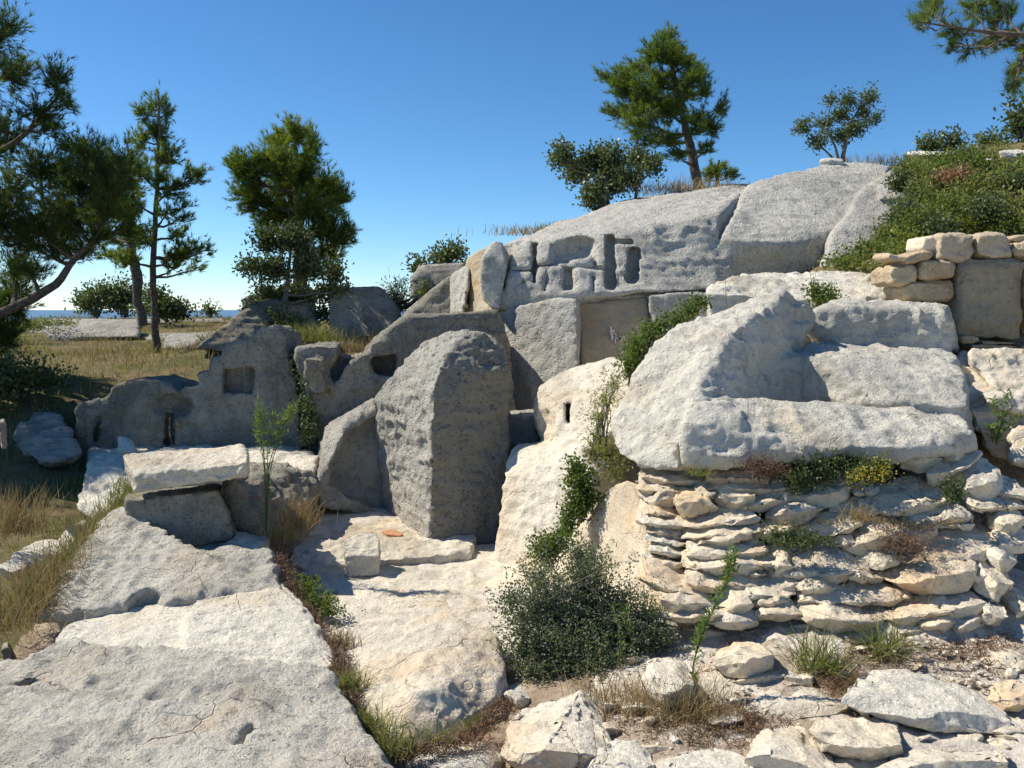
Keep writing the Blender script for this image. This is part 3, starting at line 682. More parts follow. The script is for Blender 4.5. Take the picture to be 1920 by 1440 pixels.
cl = cut(cl, slot(1136,1152,442,540,.20), slot(1180,1198,464,528,.18,sl=-5), slot(997,1009,456,533,.18,sl=-2), slot(945,962,450,515,.25,sl=-8), slot(1055,1077,503,546,.20), slot(936,954,505,545,.18,sl=-6),
         slot(1150,1186,449,456,.12), slot(968,980,440,458,.2), slot(1036,1068,478,498,.28,r=.05), slot(1185,1196,500,520,.25),
         ell(P(1072,468,10.72), (.25,.22,.17)), ell(P(1093,456,10.78), (.14,.2,.12)), slot(1060,1104,448,470,.22,r=.05),
         ell(P(1112,518,10.42), (.03,.12,.03)), ell(P(981,528,10.5), (.025,.12,.025)), ell(P(1107,494,10.55), (.02,.1,.02)), ell(P(1201,482,10.6), (.03,.1,.035)),
         slot(1031,1037,452,500,.12), slot(1112,1118,455,500,.08), slot(1024,1030,508,548,.10,sl=-6), slot(1110,1116,522,548,.07), 
         slot(1008,1075,498,503,.07), slot(958,1000,506,511,.07), slot(1076,1137,501,506,.07), slot(1150,1182,498,502,.06),
         hull(PP([(1338,470,10),(1344,440,10),(1352,390,11),(1400,346,12.5),(1408,342,12.5),(1358,392,11),(1349,440,10),(1343,475,10),(1338,470,10.82),(1344,440,10.95),(1352,390,11.42),(1400,349,12.7),(1358,392,11.42)]), .02), k=.025)
rock('upper_cliff', cl, M['cliff'], .033, 'cliff', 20, label='long pale grey cliff carved with slots under the pine trees', cat='cliff')
rock('cliff_end_boulder', hull(PP([(897,520,10.45),(905,480,10.5),(925,452,10.65),(943,450,10.75),(952,490,10.5),(945,545,10.4),(938,582,10.35),(918,580,10.38),(902,555,10.42),(910,470,10.9),(945,470,10.9),(940,580,10.9),(905,560,10.9)]), .06), M['cliff'], .022, 'smooth', 21,
     label='rounded grey boulder at the left end of the cliff', cat='boulder', amp=.6)

c4 = U(hull(PP([(922,588,10.8),(960,577,10.42),(1045,556,10.1),(1082,560,10.0),(1088,760,9.72),(1010,800,9.95),(960,820,10.3),(915,760,10.95),(930,600,13),(1100,560,13),(1000,820,13),(1100,800,13)]), .03),
       hull(PP([(1075,556,10.42),(1330,546,10.5),(1330,760,10.3),(1075,800,10.2),(1075,560,13),(1330,560,13),(1330,760,13),(1075,800,13)]), .02),
       hull(PP([(1216,552,10.27),(1335,546,10.35),(1335,660,10.2),(1222,660,10.2),(1216,552,11.5),(1335,546,11.5),(1335,660,11.5),(1222,660,11.5)]), .02), k=.02)
c4 = cut(c4, ell(P(1105,700,10.15), (.3,.12,.3)), k=.06)
rock('lower_cliff_wall', c4, M['cliff'], .036, 'carved', 22, label='pale cliff wall with rough chiselled left face below the carved cliff', cat='cliff', amp=1.1)
pn = hull(PP([(1083,570,10.39),(1214,556,10.42),(1219,672,10.24),(1090,690,10.2),(1083,570,11),(1214,556,11),(1219,672,11),(1090,690,11)]), .01)
rock('cut_panel', pn, M['tan'], .03, 'block', 23, label='smooth freshly cut tan rock panel framed in the lower cliff wall', cat='rock face')
# scratched writing on the panel



rock('cliff_end_wall', hull(PP([(872,500,11.6),(880,480,11.5),(903,466,11.5),(935,452,11.6),(930,585,10.6),(900,590,10.9),(876,590,11.3),(880,490,13),(935,460,13),(900,600,13)]), .05), M['tan'], .03, 'carved', 24, label='tan rock face at the left end of the cliff beside the boulder', cat='rock wall')
rock('grey_cliff_step', hull(PP([(842,520,11.9),(872,498,11.7),(882,500,11.3),(878,545,11.1),(868,590,11.0),(845,592,11.7),(845,515,13.2),(880,500,13.2),(870,600,13)]), .04), M['cliff'], .03, 'carved', 25, label='narrow grey rock step left of the tan cliff end', cat='rock')
rock('sweeping_rock_wedge', hull(PP([(752,592,12.2),(775,570,12.2),(815,545,12.2),(842,518,12.0),(850,520,12),(852,600,11.9),(750,605,12.1),(760,590,13.2),(850,520,13.2),(850,605,13.2)]), .03), M['shade'], .03, 'carved', 26, label='dark wedge rock with a sweeping sloped top left of the cliff', cat='rock')
rock('square_top_rock', U(hull(PP([(782,500,14.8),(800,496,14.6),(870,492,14.6),(874,545,14.4),(800,560,14.4),(783,550,14.6),(790,496,16.5),(875,492,16.5),(870,560,16.5),(785,560,16.5)]), .04), hull(PP([(770,520,14.4),(778,508,14.5),(800,500,14.6),(806,560,14.3),(772,565,14.3),(775,515,16),(800,560,16)]), .05)), M['grey'], .04, 'carved', 27,
     label='distant squared rock with a shrub on top left of the cliff', cat='rock')
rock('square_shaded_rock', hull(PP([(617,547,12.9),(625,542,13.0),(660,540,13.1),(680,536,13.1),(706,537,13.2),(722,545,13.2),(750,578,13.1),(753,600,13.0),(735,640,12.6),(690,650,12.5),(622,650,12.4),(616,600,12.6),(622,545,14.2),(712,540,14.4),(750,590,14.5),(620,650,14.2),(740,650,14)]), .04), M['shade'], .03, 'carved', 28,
     label='large dark squarish rock standing right of the middle pine', cat='rock', amp=.8)
rock('sloped_background_rock', hull(PP([(362,655,11.6),(385,630,11.7),(430,598,12),(455,580,12.2),(470,572,12.4),(500,560,12.8),(590,560,13),(600,640,12.6),(520,665,11.9),(480,600,13.6),(590,570,14),(600,660,13.6),(400,660,13)]), .04), M['shade'], .032, 'carved', 29,
     label='dark rock with a long sloping edge left of the middle pine', cat='rock')
rock('tall_background_rock', U(hull(PP([(454,590,14.6),(456,560,14.6),(466,552,14.7),(480,552,14.8),(490,600,14.6),(460,600,14.6),(456,560,15.8),(490,560,15.8),(490,620,15.6)]), .05), hull(PP([(500,560,15),(530,530,15.2),(570,530,15.2),(590,545,15.2),(592,620,15),(500,620,15),(520,545,16.5),(590,545,16.5),(590,620,16.5)]), .05)), M['shade'], .045, 'carved', 30,
     label='dark rocks half hidden behind the middle pine trunk', cat='rock')
rock('long_pale_ledge', U(hull(PP([(50,625,19.5),(70,604,20),(100,597,20.6),(260,598,20.6),(264,625,19.6),(60,640,19.4),(90,600,23),(262,600,23),(100,640,22)]), .06),
                          hull(PP([(82,615,17.2),(110,602,17.8),(262,600,17.8),(264,632,17),(85,640,16.8),(100,606,19),(262,606,19),(262,640,18)]), .06)), M['grey'], .06, 'carved', 31, label='long low pale rock ledge beyond the dry grass at far left', cat='rock ledge', amp=1.2)  # grey stone tone carries the shade of the ledge's front faces
rock('far_quarry_cut', U(hull(PP([(262,600,22.5),(420,597,22.8),(424,630,22.2),(262,632,22.2),(262,599,25),(420,597,25),(420,640,25)]), .04), hull(PP([(262,629,17.6),(300,624,18.6),(420,620,20),(425,632,18),(395,645,16.2),(300,645,16.2),(262,660,18),(420,660,18)]), .04)), M['grey'], .06, 'carved', 32,
     label='pale quarry cut behind the slim pine trunk', cat='rock ledge')
rock('low_grey_hump', hull(PP([(300,642,13.8),(315,628,14),(345,624,14.2),(372,630,14),(382,648,13.7),(340,660,13.6),(300,660,13.8),(320,640,15),(370,640,15)]), .06), M['grey'], .03, 'rough', 33, label='low grey hump of rock just right of the slim pine', cat='rock', amp=.6)
rock('white_gully_rock', hull(PP([(-10,1060,5.6),(30,1025,6.0),(80,1006,6.3),(125,1008,6.3),(118,1035,6.0),(60,1050,5.8),(20,1075,5.5),(0,1090,5.8),(120,1080,6.3),(40,1100,6)]), .05), M['white'], .016, 'carved', 34, label='low white rock in the grass at the left edge', cat='rock')
rock('blue_shade_rock', hull(PP([(30,790,9.0),(60,762,9.3),(100,758,9.4),(125,775,9.2),(135,810,8.8),(160,850,8.3),(90,870,8.1),(40,850,8.4),(20,830,8.8),(100,900,9),(40,880,9)]), .1), M['grey'], .03, 'rough', 35, label='grey rocks lying in the tree shade left of the stepped wall', cat='rock')
rock('gully_step_rock', hull(PP([(100,1010,6.4),(125,985,6.7),(165,965,6.9),(180,990,6.6),(140,1040,6.0),(110,1050,6.1),(160,1060,6.5),(100,1050,6.6)]), .05), M['white'], .018, 'carved', 36, label='small pale rock below the grass strip at left', cat='rock')
# ------------------------------------------------------------------ single stones and slabs
def chunk(x0, y0, x1, y1, Y, front=.5, tilt=0., slope=.2, seed=0, over=0., dmax=.6, thick=None, r=.016):
    """irregular stone whose front face and top fill the pixel box"""
    R = random.Random(seed * 7 + 3); w = x1 - x0; h = y1 - y0
    ty = lambda x: -tilt * (x - (x0 + x1) / 2)
    pts = []; zf = []
    nfr = max(4, min(7, int(w / 22)))
    ye = y1 - h * front
    for k in range(nfr):
        u = (k + R.uniform(-.25, .25)) / (nfr - 1); u = min(1, max(0, u)); x = x0 + w * u
        e = (abs(2 * u - 1)) ** 4
        yb = y1 - h * (.16 * R.random() + front * .75 * e); yt = ye + h * (R.uniform(-.10, .10))
        Yk = Y + e * .06 + R.uniform(-.02, .02)
        pts.append(P(x, yb + ty(x), Yk + .045 + .03 * R.random())); q = P(x, min(yt, yb - 1) + ty(x), Yk + R.uniform(-.0, .05)); pts.append(q); zf.append(q[2])
    zm = sum(zf) / len(zf)
    t0 = (y0 - HZ) / F
    yb_ = (EYE - zm + slope * Y) / (slope + t0) if slope + t0 > .02 else Y + dmax
    D = max(.05, min(dmax, yb_ - Y))
    for u in (.06 + .15 * R.random(), .35, .65, .94 - .15 * R.random()):
        x = x0 + w * u; yy = y0 + h * (.12 * R.random() + .25 * (abs(2 * u - 1) ** 2)) + ty(x)
        q = P(x, yy, Y + D * R.uniform(.85, 1)); pts.append(q)
        if over: pts.append(q + np.array((0, over, over * slope)))
        tk = thick or max(.04, abs(P(x, y1, Y)[2] - P(x, ye, Y)[2]))
        pts.append(q + np.array((0, over * .8, -tk - .02)))
    return pts

def Ystack(py, px=1300):
    a = min(1, max(0, (px - 1380) / 120)) * min(1, max(0, (1800 - px) / 120))
    return 4.48 + (1180 - py) / 300 * (.74 + .08 * a)

outc = empty('layered_outcrop', P(1500, 1180, 4.8), 'outcrop of cream limestone broken into many thin layered slabs below the basin', 'rock outcrop')
core = U(hull(down(PP([(1175,905,5.7),(1300,890,5.75),(1500,892,5.8),(1700,890,5.8),(1850,900,5.7),(1900,960,5.6),(1890,1060,5.15),(1860,1170,4.8),(1600,1175,4.85),(1400,1165,4.9),(1260,1130,5.05),(1200,1080,5.3),(1180,1000,5.55),(1250,880,6.3),(1850,880,6.3)]), 0), .08))
rock('joint_core', core, M['joint'], .03, 'rough', 40, parent=outc)
SL = [  # x0,y0,x1,y1, front, tilt
 (1190,884,1340,930,.45,-.10),(1212,988,1314,1030,.5,-.12),(1325,886,1452,930,.62,.0),(1200,906,1278,956,.7,-.10),(1268,926,1350,970,.75,-.12),(1345,924,1416,952,.8,.05),(1308,920,1350,940,.6,0),
 (1380,922,1508,968,.6,.22),(1195,952,1298,994,.6,-.08),(1278,960,1436,1014,.45,.12),(1440,940,1545,984,.6,.15),(1286,998,1428,1050,.62,.14),
 (1280,1022,1460,1078,.6,.05),(1430,1042,1484,1084,.6,0),(1200,1058,1320,1112,.45,-.22),(1290,1078,1360,1114,.6,-.1),(1343,1078,1494,1130,.55,-.02),
 (1386,1066,1440,1086,.5,0),(1486,1078,1565,1120,.6,.08),(1348,1116,1408,1155,.6,.05),(1240,1100,1346,1150,.4,-.1),(1400,1118,1486,1146,.7,0),(1500,1114,1566,1142,.6,.1),
 (1472,1056,1514,1088,.6,-.1),(1464,1020,1625,1096,.35,.06),(1524,880,1602,922,.5,.1),(1476,912,1598,950,.6,.15),(1585,912,1644,932,.6,0),(1636,908,1784,974,.55,.12),
 (1560,938,1660,978,.6,.06),(1690,842,1782,888,.7,.1),(1776,842,1812,876,.8,.1),(1740,850,1842,908,.6,.3),(1796,878,1888,940,.6,.05),(1490,966,1618,1010,.5,.15),
 (1582,968,1705,1036,.35,.32),(1690,956,1822,988,.6,.16),(1684,988,1752,1016,.7,.1),(1720,980,1882,1068,.32,.06),(1618,1026,1690,1078,.5,.05),(1660,1044,1838,1120,.5,.16),
 (1594,1062,1662,1100,.5,-.1),(1496,1080,1566,1118,.5,.08),(1552,1100,1712,1136,.4,.03),(1658,1116,1854,1172,.55,.10),(1802,1060,1866,1108,.6,.25),(1832,1062,1900,1132,.6,.1),
 (1812,930,1920,966,.6,-.05),(1872,906,1935,942,.5,0),(1862,960,1930,1004,.5,.15),(1874,998,1935,1034,.5,0),(1856,1028,1910,1070,.7,-.2),(1734,1158,1790,1188,.7,.15),
 (1778,1150,1850,1190,.7,.1),(1842,1130,1896,1184,.6,.0),(1496,1132,1668,1182,.45,-.05),(1898,1128,1935,1160,.6,0),(1440,1080,1500,1112,.6,0),(1560,1010,1600,1030,.6,.1),
 (1415,1140,1505,1166,.6,0),(1290,1140,1360,1166,.6,0),(1420,984,1500,1012,.6,.12),(1430,905,1490,930,.6,.1),(1610,935,1650,962,.6,.1),(1640,1000,1700,1030,.5,.3),(1765,965,1830,1000,.5,.1)]
SL += [(1222,1008,1300,1052,.4,-.1),(1236,1040,1300,1075,.5,-.1),(1240,1122,1330,1170,.4,.0),(1320,1138,1420,1178,.4,.05)]
SL2 = []
for q in SL:      # thicker beds split into two thin plates
    x0, y0, x1, y1, fr, ti = q; w_, h_ = x1 - x0, y1 - y0
    if h_ > 36 and w_ > 90 and fr >= .45 and x0 < 1380: SL2 += [(x0 + w_ * .04, y0, x1 - w_ * .10, y0 + h_ * .58, fr, ti), (x0 - w_ * .02, y0 + h_ * .36, x1 + w_ * .02, y1, fr * .8, ti)]
    else: SL2.append(q)
SL = SL2
for i, (x0, y0, x1, y1, fr, ti) in enumerate(SL):
    yc = y1; Y = Ystack(y1, (x0 + x1) / 2) - .04 + (.12 if x0 < 1240 else 0) * (1 if y1 < 1100 else 0)
    big = (x1 - x0) * (y1 - y0) > 3500
    s = chunk(x0 - 4, y0 - 3, x1 + 4, y1 + 3, Y, fr * .82, ti, .30, i + 100, over=.14, dmax=.5)
    facet('slab', s, M['cream'] if i % 3 else M['creamwhite'], .028 if big else .022, 1.25, 50 + i, parent=outc, chips=4)

LOOSE = [  # x0,y0,x1,y1,Y, front, tilt, mat, seed, label
 (1192,1219,1306,1338,4.05,.45,.10,'creamwhite','cream rock at the lower right of the green bush beside the upright weed'),
 (1336,1196,1454,1276,4.25,.45,.05,'cream','blocky cream stone right of the tall upright weed'),
 (1360,1256,1476,1302,4.12,.7,.12,'cream','long shaded stone wedged beneath a blocky cream stone'),
 (1372,1170,1440,1199,4.5,.5,.05,'cream','small flat stone lying just above the blocky cream stone'),
 (1456,1180,1520,1242,4.35,.4,.1,'cream','cream stone touching the left side of the long grass tuft'),
 (1240,1192,1306,1232,4.45,.5,.1,'creamwhite','pale stone at the right end of the green bush'),
 (1487,1254,1528,1296,4.05,.6,0,'cream','egg shaped stone below the left side of the grass tufts'),
 (1392,1282,1594,1356,3.85,.32,.03,'creamwhite','flat white slab above the brown litter at lower right'),
 (1178,1382,1270,1432,3.62,.6,0,'cream','yellowish stone at the bottom edge in dry stems'),
 (1310,1244,1338,1268,4.15,.6,0,'cream','small yellowish stone tucked behind the weed stem'),
 (1163,1308,1228,1348,3.95,.5,0,'creamwhite','small pale stone in dry stems below the bush'),
 (1200,1338,1234,1370,3.88,.6,0,'cream','small squarish stone in dry stems near the bottom'),
 (1574,1255,1908,1376,3.95,.30,-.20,'white','largest flat white slab at the right with a tan stain'),
 (1512,1332,1718,1430,3.62,.45,-.12,'cream','big cream block below the largest flat white slab'),
 (1724,1360,1790,1392,3.7,.5,-.15,'creamwhite','small pale stone just under the largest flat slab'),
 (1794,1370,1844,1398,3.66,.6,0,'cream','rounded small stone under the edge of the largest slab'),
 (1833,1364,1896,1393,3.72,.6,.1,'cream','small stone plate under the right tip of the largest slab'),
 (1850,1392,1940,1428,3.5,.5,-.05,'cream','cream stone at the right edge near the bottom corner'),
 (1640,1400,1890,1470,3.25,.4,.08,'creamwhite','white slab cut by the bottom edge at right'),
 (1808,1386,1842,1412,3.55,.6,0,'cream','small stone wedged between two slabs near the corner'),
 (1716,1385,1752,1412,3.55,.6,0,'cream','small stone right of the big cream block'),
 (1830,1200,1940,1262,4.25,.2,0,'cream','flat cream rock plate at the right edge'),
 (1840,1262,1945,1345,3.85,.3,.1,'cream','lower cream rock plate at the right edge'),
 (1385,1352,1570,1470,3.25,.25,-.1,'creamwhite','white bedrock slab at the bottom right of the brown litter'),
 (1225,1396,1420,1480,3.2,.25,.02,'white','white slab at the bottom edge beside the yellowish stone'),
 (935,1290,1170,1470,3.45,.25,.0,'creamwhite','pale bedrock slab below the green bush at the bottom edge'),
 (740,1372,945,1475,3.35,.3,.12,'white','pale rock at the bottom edge below the rounded boulder'),
 (945,1270,1012,1340,4.05,.5,.1,'white','grey-white rock between the rounded boulder and the bush'),
 (1530,1345,1590,1365,3.9,.6,.1,'cream','thin stone splinter on the edge of the big cream block'),
 (1690,1196,1745,1222,4.35,.6,-.1,'cream','small stone under the outcrop beside the grass'),
 (1736,1196,1800,1216,4.35,.6,0,'cream','thin stone plate under the outcrop right of the grass'),
 (1568,1170,1600,1188,4.45,.6,0,'white','small white pebble stone above the grass tufts'),
 (1440,1330,1475,1350,3.8,.6,0,'white','small pale chip beside the brown litter'),
 (1400,1172,1460,1190,4.6,.6,0,'creamwhite','small pale stone at the foot of the outcrop'),
 (1120,1300,1165,1345,3.98,.5,0,'creamwhite','pale stone half covered by dry stems under the bush'),
 (1085,1392,1240,1475,3.3,.3,.05,'white','pale bedrock plate at the bottom edge left of the yellowish stone'),
 (1565,1196,1660,1230,4.4,.4,.05,'creamwhite','flat pale plate behind the long grass tufts'),
 (1752,1226,1856,1266,4.2,.35,-.08,'creamwhite','flat pale plate right of the grass above the largest slab'),
 (1672,1232,1748,1262,4.2,.4,.05,'cream','small cream plate just above the largest flat slab'),
 (1462,1158,1566,1186,4.6,.4,.0,'creamwhite','long pale plate at the foot of the outcrop above the grass'),
 (1290,1206,1346,1246,4.3,.5,.1,'creamwhite','pale stone behind the upright weed'),
 (1560,1300,1640,1340,3.95,.4,.1,'cream','cream plate under the left tip of the largest slab'),
 (1850,1345,1940,1392,3.7,.4,-.05,'creamwhite','pale plate right of the tip of the largest slab'),
 (1310,1330,1400,1372,3.75,.4,.1,'creamwhite','pale plate half sunk in the brown litter'),
 (1100,1345,1180,1390,3.8,.5,-.1,'cream','cream stone in dry stems under the bush'),
 (0,1195,22,1250,4.3,.5,0,'grey','small grey stone at the left edge'),
 (0,780,12,840,6.5,.8,0,'grey','grey stone standing at the left edge in the shade'),
]
for i, (x0, y0, x1, y1, Y, fr, ti, mt, lab) in enumerate(LOOSE):
    Y = GY((x0 + x1) / 2, y1, 2.0) if not (x0 == 0 and y0 < 900) else Y
    big = (x1 - x0) * (y1 - y0) > 6000
    if big: Y -= .07
    s = chunk(x0, y0, x1, y1, Y, fr, ti, .05, i + 400, dmax=.8, thick=.18 if big else None)
    facet('flat_stone' if fr < .4 else 'stone', s, M[mt], .022 if big else .014, 1.0 if big else .6, 150 + i, label=lab, cat='slab' if fr < .4 else 'stone')

# smaller rubble of the lower right
Rr = random.Random(44)
zl = ['at the foot of the outcrop right of the bush', 'beside the flat slabs at the bottom right', 'between the two long grass tufts', 'on the earth under the right end of the outcrop', 'in front of the largest flat slab', 'around the stones with the upright weed', 'along the bottom edge below the bush', 'left of the long grass tufts', 'at the left tip of the largest flat slab', 'at the right edge beside the cream plates', 'between the bush and the outcrop', 'at the bottom edge below the rounded boulder']
zones = [(1180,1390,1160,1215,20),(1300,1560,1290,1440,22),(1560,1700,1190,1260,10),(1700,1900,1190,1260,22),(1700,1915,1375,1440,22),(1180,1330,1230,1330,10),(1000,1200,1380,1440,8),(1440,1590,1225,1300,8),(1590,1640,1290,1330,3),(1860,1915,1300,1400,6),(1225,1330,1180,1230,8),(760,960,1410,1440,6)]
for zi, (xa, xb, ya, yb, n) in enumerate(zones):
    for k in range(n):
        x = Rr.uniform(xa, xb); y = Rr.uniform(ya, yb); w_ = Rr.choice((12, 16, 22, 34, 50, 66)) * Rr.uniform(.8, 1.2); h_ = w_ * Rr.uniform(.35, .6)
        s = chunk(x - w_ / 2, y - h_, x + w_ / 2, y, GY(x, y, 2.4), .5, Rr.uniform(-.2, .2), .05, int(x * 7 + y), dmax=.5)
        facet('rubble_stone', s, M[Rr.choice(('cream', 'creamwhite', 'white'))], .02, .5, int(x + y), label='small broken pale stone ' + zl[zi], cat='stone', group='broken stones ' + zl[zi], chips=1)

# cube on the court floor and the shards
rock('small_stone_block', hull(PP([(648,1080,6.20),(711,1080,6.20),(645,1042,6.2),(712,1040,6.2),(643,1010,6.40),(650,1002,6.44),(706,1000,6.44),(712,1012,6.38),(648,1060,6.5),(711,1060,6.5)]), .018), M['creamwhite'], .008, 'block', 60,
     label='small squared stone block standing on the carved rock floor', cat='stone block')
for pts, lab in (([(716,996),(738,992),(756,1004),(748,1010),(724,1006)], 'larger piece of orange broken tile lying on the platform'), ([(733,1016),(746,1011),(757,1012),(754,1022),(738,1024)], 'smaller piece of orange broken tile lying on the platform')):
    a = [P(x, y, 7.0 + (1010 - y) * .004) for x, y in pts]; n = len(a)
    zt = np.mean([p[2] for p in a])
    v = np.array([(p[0], p[1], p[2] * .6 + zt * .4 + .012) for p in a] + [(p[0], p[1], p[2] * .6 + zt * .4 - .012) for p in a])
    side = np.array([[k, (k + 1) % n, n + (k + 1) % n, n + k] for k in range(n)])
    tag(mk('tile_shard', v, [np.array([list(range(n))[::-1]]), np.array([list(range(n, 2 * n))]), side], M['terracotta'], smooth=False), lab, 'tile shard')

# dry stone wall top right
dw = empty('dry_stone_wall', P(1800, 640, 7.5), 'tan dry stone wall with one big upright block at upper right', 'stone wall')
def wstone(poly, Y=7.6, dep=.42, mat='sandy', seed=0, h=.013, amp=1., rr=.035, bulge=.05):
    c = np.mean(poly, axis=0); pts = []
    for x, y in poly:
        pts.append(P(x, y, Y + bulge)); pts.append(P(c[0] + (x - c[0]) * .84, c[1] + (y - c[1]) * .82, Y)); q = P(x, y, Y + bulge); q[1] += dep; pts.append(q)
    rock('stone', hull(pts, rr * .6), M[mat], h, 'rough', seed, parent=dw, amp=amp * .6)
M['sandygrey'] = rockmat('tan_grey_wall_block', (.42, .37, .29), (.42, .32, .20), .4, (.27, .25, .22), .5, .25, bump=.55, pits=.5)
wstone([(1799,487),(1812,484),(1915,487),(1920,500),(1917,636),(1900,640),(1795,628),(1791,618)], 7.6, .5, 'sandygrey', 70, .016, .9, .02, .03)
wstone([(1754,460),(1760,440),(1800,437),(1822,441),(1827,462),(1819,488),(1800,493),(1757,486)], 7.62, .4, 'sandy', 71)
wstone([(1824,462),(1832,440),(1868,436),(1888,441),(1898,460),(1894,480),(1860,484),(1830,480)], 7.62, .4, 'sandy', 72)
wstone([(1897,470),(1903,456),(1925,450),(1945,452),(1945,484),(1900,483)], 7.64, .4, 'sandy', 73)
wstone([(1896,444),(1915,440),(1940,441),(1940,454),(1900,454)], 7.72, .4, 'sandy', 74, amp=.6, rr=.02)
wstone([(1728,465),(1732,446),(1748,442),(1760,452),(1757,472),(1735,473)], 7.7, .3, 'cream', 75, amp=.7, rr=.02)
wstone([(1661,480),(1668,473),(1700,482),(1700,492),(1685,493),(1668,488)], 7.6, .3, 'sandy', 76, amp=.6, rr=.015)
wstone([(1684,490),(1700,478),(1735,470),(1752,472),(1750,484),(1715,494),(1695,496)], 7.58, .35, 'sandy', 77, amp=.6, rr=.015)
wstone([(1661,510),(1672,498),(1712,495),(1722,512),(1718,530),(1690,536),(1668,530)], 7.6, .4, 'sandy', 78)
wstone([(1720,508),(1728,490),(1760,487),(1790,491),(1794,510),(1788,521),(1740,526),(1722,520)], 7.58, .4, 'sandy', 79)
wstone([(1690,540),(1702,528),(1786,524),(1793,545),(1788,566),(1735,570),(1700,560)], 7.6, .4, 'sandy', 80)
wstone([(1800,632),(1815,629),(1834,632),(1838,640),(1825,645),(1803,643)], 7.55, .3, 'sandy', 81, .01, .5, .01)
wstone([(1833,639),(1905,640),(1910,646),(1900,648),(1838,646)], 7.57, .3, 'sandy', 82, .01, .5, .008)
wstone([(1816,646),(1838,645),(1908,648),(1912,654),(1830,654),(1816,652)], 7.55, .3, 'sandy', 83, .01, .5, .008)
wstone([(1921,560),(1926,500),(1960,500),(1960,620),(1924,625)], 7.62, .4, 'sandy', 84)
wstone([(1912,645),(1960,640),(1960,665),(1914,664)], 7.56, .4, 'sandy', 85, amp=.6)

# rocks on the right edge
rock('edge_block', U(hull(PP([(1816,665,6.7),(1822,650,6.8),(1920,655,6.8),(1990,660,6.8),(1990,720,6.6),(1825,690,6.6),(1860,710,6.6),(1815,680,6.7),(1822,660,7.3),(1990,660,7.3),(1990,740,7.3),(1830,700,7.3)]), .03),
     hull(PP([(1840,700,6.6),(1850,690,6.7),(1990,700,6.5),(1990,760,6.3),(1870,735,6.4),(1850,720,6.5),(1990,760,7.2),(1850,720,7.2)]), .04)), M['creamwhite'], .016, 'rough', 86, label='cream rock with a squared top below the dry stone wall', cat='rock', amp=.7)
rock('stepped_edge_rock', U(hull(PP([(1790,700,6.7),(1800,650,7.2),(1830,690,6.9),(1990,740,6.4),(1990,800,6.1),(1850,760,6.2),(1812,760,6.2),(1990,760,7.2),(1800,700,7.6),(1990,860,6.0),(1820,800,6.2),(1850,860,6.1),(1990,880,6.6)]), .06),
     hull(PP([(1832,732,6.3),(1990,725,6.25),(1990,800,6.05),(1845,756,6.1),(1860,745,6.1),(1990,760,6.6),(1840,760,6.6),(1990,820,6.4)]), .03),
     hull(PP([(1890,870,5.6),(1885,820,5.8),(1905,790,6.0),(1990,780,6.0),(1990,870,5.6),(1900,850,6.3),(1990,880,6.3)]), .06)), M['creamwhite'], .018, 'rough', 87, label='stepped cream rock at the right edge behind the green weed', cat='rock', amp=.8)
# outcrops in the scrub
for i, (x0, y0, x1, y1, Y, lab) in enumerate([(1686,282,1792,304,15.5,'long pale rock on the skyline in the scrub'), (1838,292,1900,318,13.5,'left pale rock among the scrub at far right'), (1872,276,1960,325,13.,'right pale rock among the scrub at far right edge'), (1536,296,1586,312,14.0,'flat cap rock on the cliff top under the sparse tree'), (1616,512,1650,530,8.6,'small pale stones beside the scrub and the wall')]):
    rock('outcrop_rock', hull(chunk(x0, y0, x1, y1, Y, .8, .0, .3, 600 + i, dmax=1.0, thick=.4), .05), M['white'], .03, 'rough', 90 + i, label=lab, cat='rock', amp=.8)
# ------------------------------------------------------------------ vegetation
rng = np.random.RandomState(5)
def unit(v): return v / (np.linalg.norm(v, axis=-1, keepdims=True) + 1e-9)

def tube(pts, rad, sides=5):
    pts = np.array(pts, float); n = len(pts); rad = np.array(rad, float)
    t = np.gradient(pts, axis=0); t = unit(t)
    up = np.array((0, 0, 1.)) if abs(t[0][2]) < .9 else np.array((1., 0, 0))
    a = unit(np.cross(t, up)); b = np.cross(t, a)
    an = np.arange(sides) * 2 * math.pi / sides
    v = pts[:, None] + rad[:, None, None] * (np.cos(an)[None, :, None] * a[:, None] + np.sin(an)[None, :, None] * b[:, None])
    i = np.arange(n * sides).reshape(n, sides); j = np.roll(i, -1, 1)
    q = np.stack([i[:-1].ravel(), j[:-1].ravel(), j[1:].ravel(), i[1:].ravel()], 1)
    return v.reshape(-1, 3), q[:, ::-1]

class Tubes:
    def __init__(s): s.v = []; s.q = []; s.n = 0
    def add(s, pts, rad, sides=5):
        v, q = tube(pts, rad, sides); s.v.append(v); s.q.append(q + s.n); s.n += len(v)
    def build(s, name, mat, parent=None):
        TRIS[0] += 2 * sum(len(q) for q in s.q)
        return mk(name, np.vstack(s.v), np.vstack(s.q), mat, parent)

def bez(a, b, sag=(0, 0, 0), n=7, wob=.0):
    t = np.linspace(0, 1, n)[:, None]; m = (a + b) / 2 + np.array(sag)
    p = (1 - t) ** 2 * a + 2 * t * (1 - t) * m + t * t * b
    if wob: p[1:-1] += rng.normal(0, wob, (n - 2, 3))
    return p

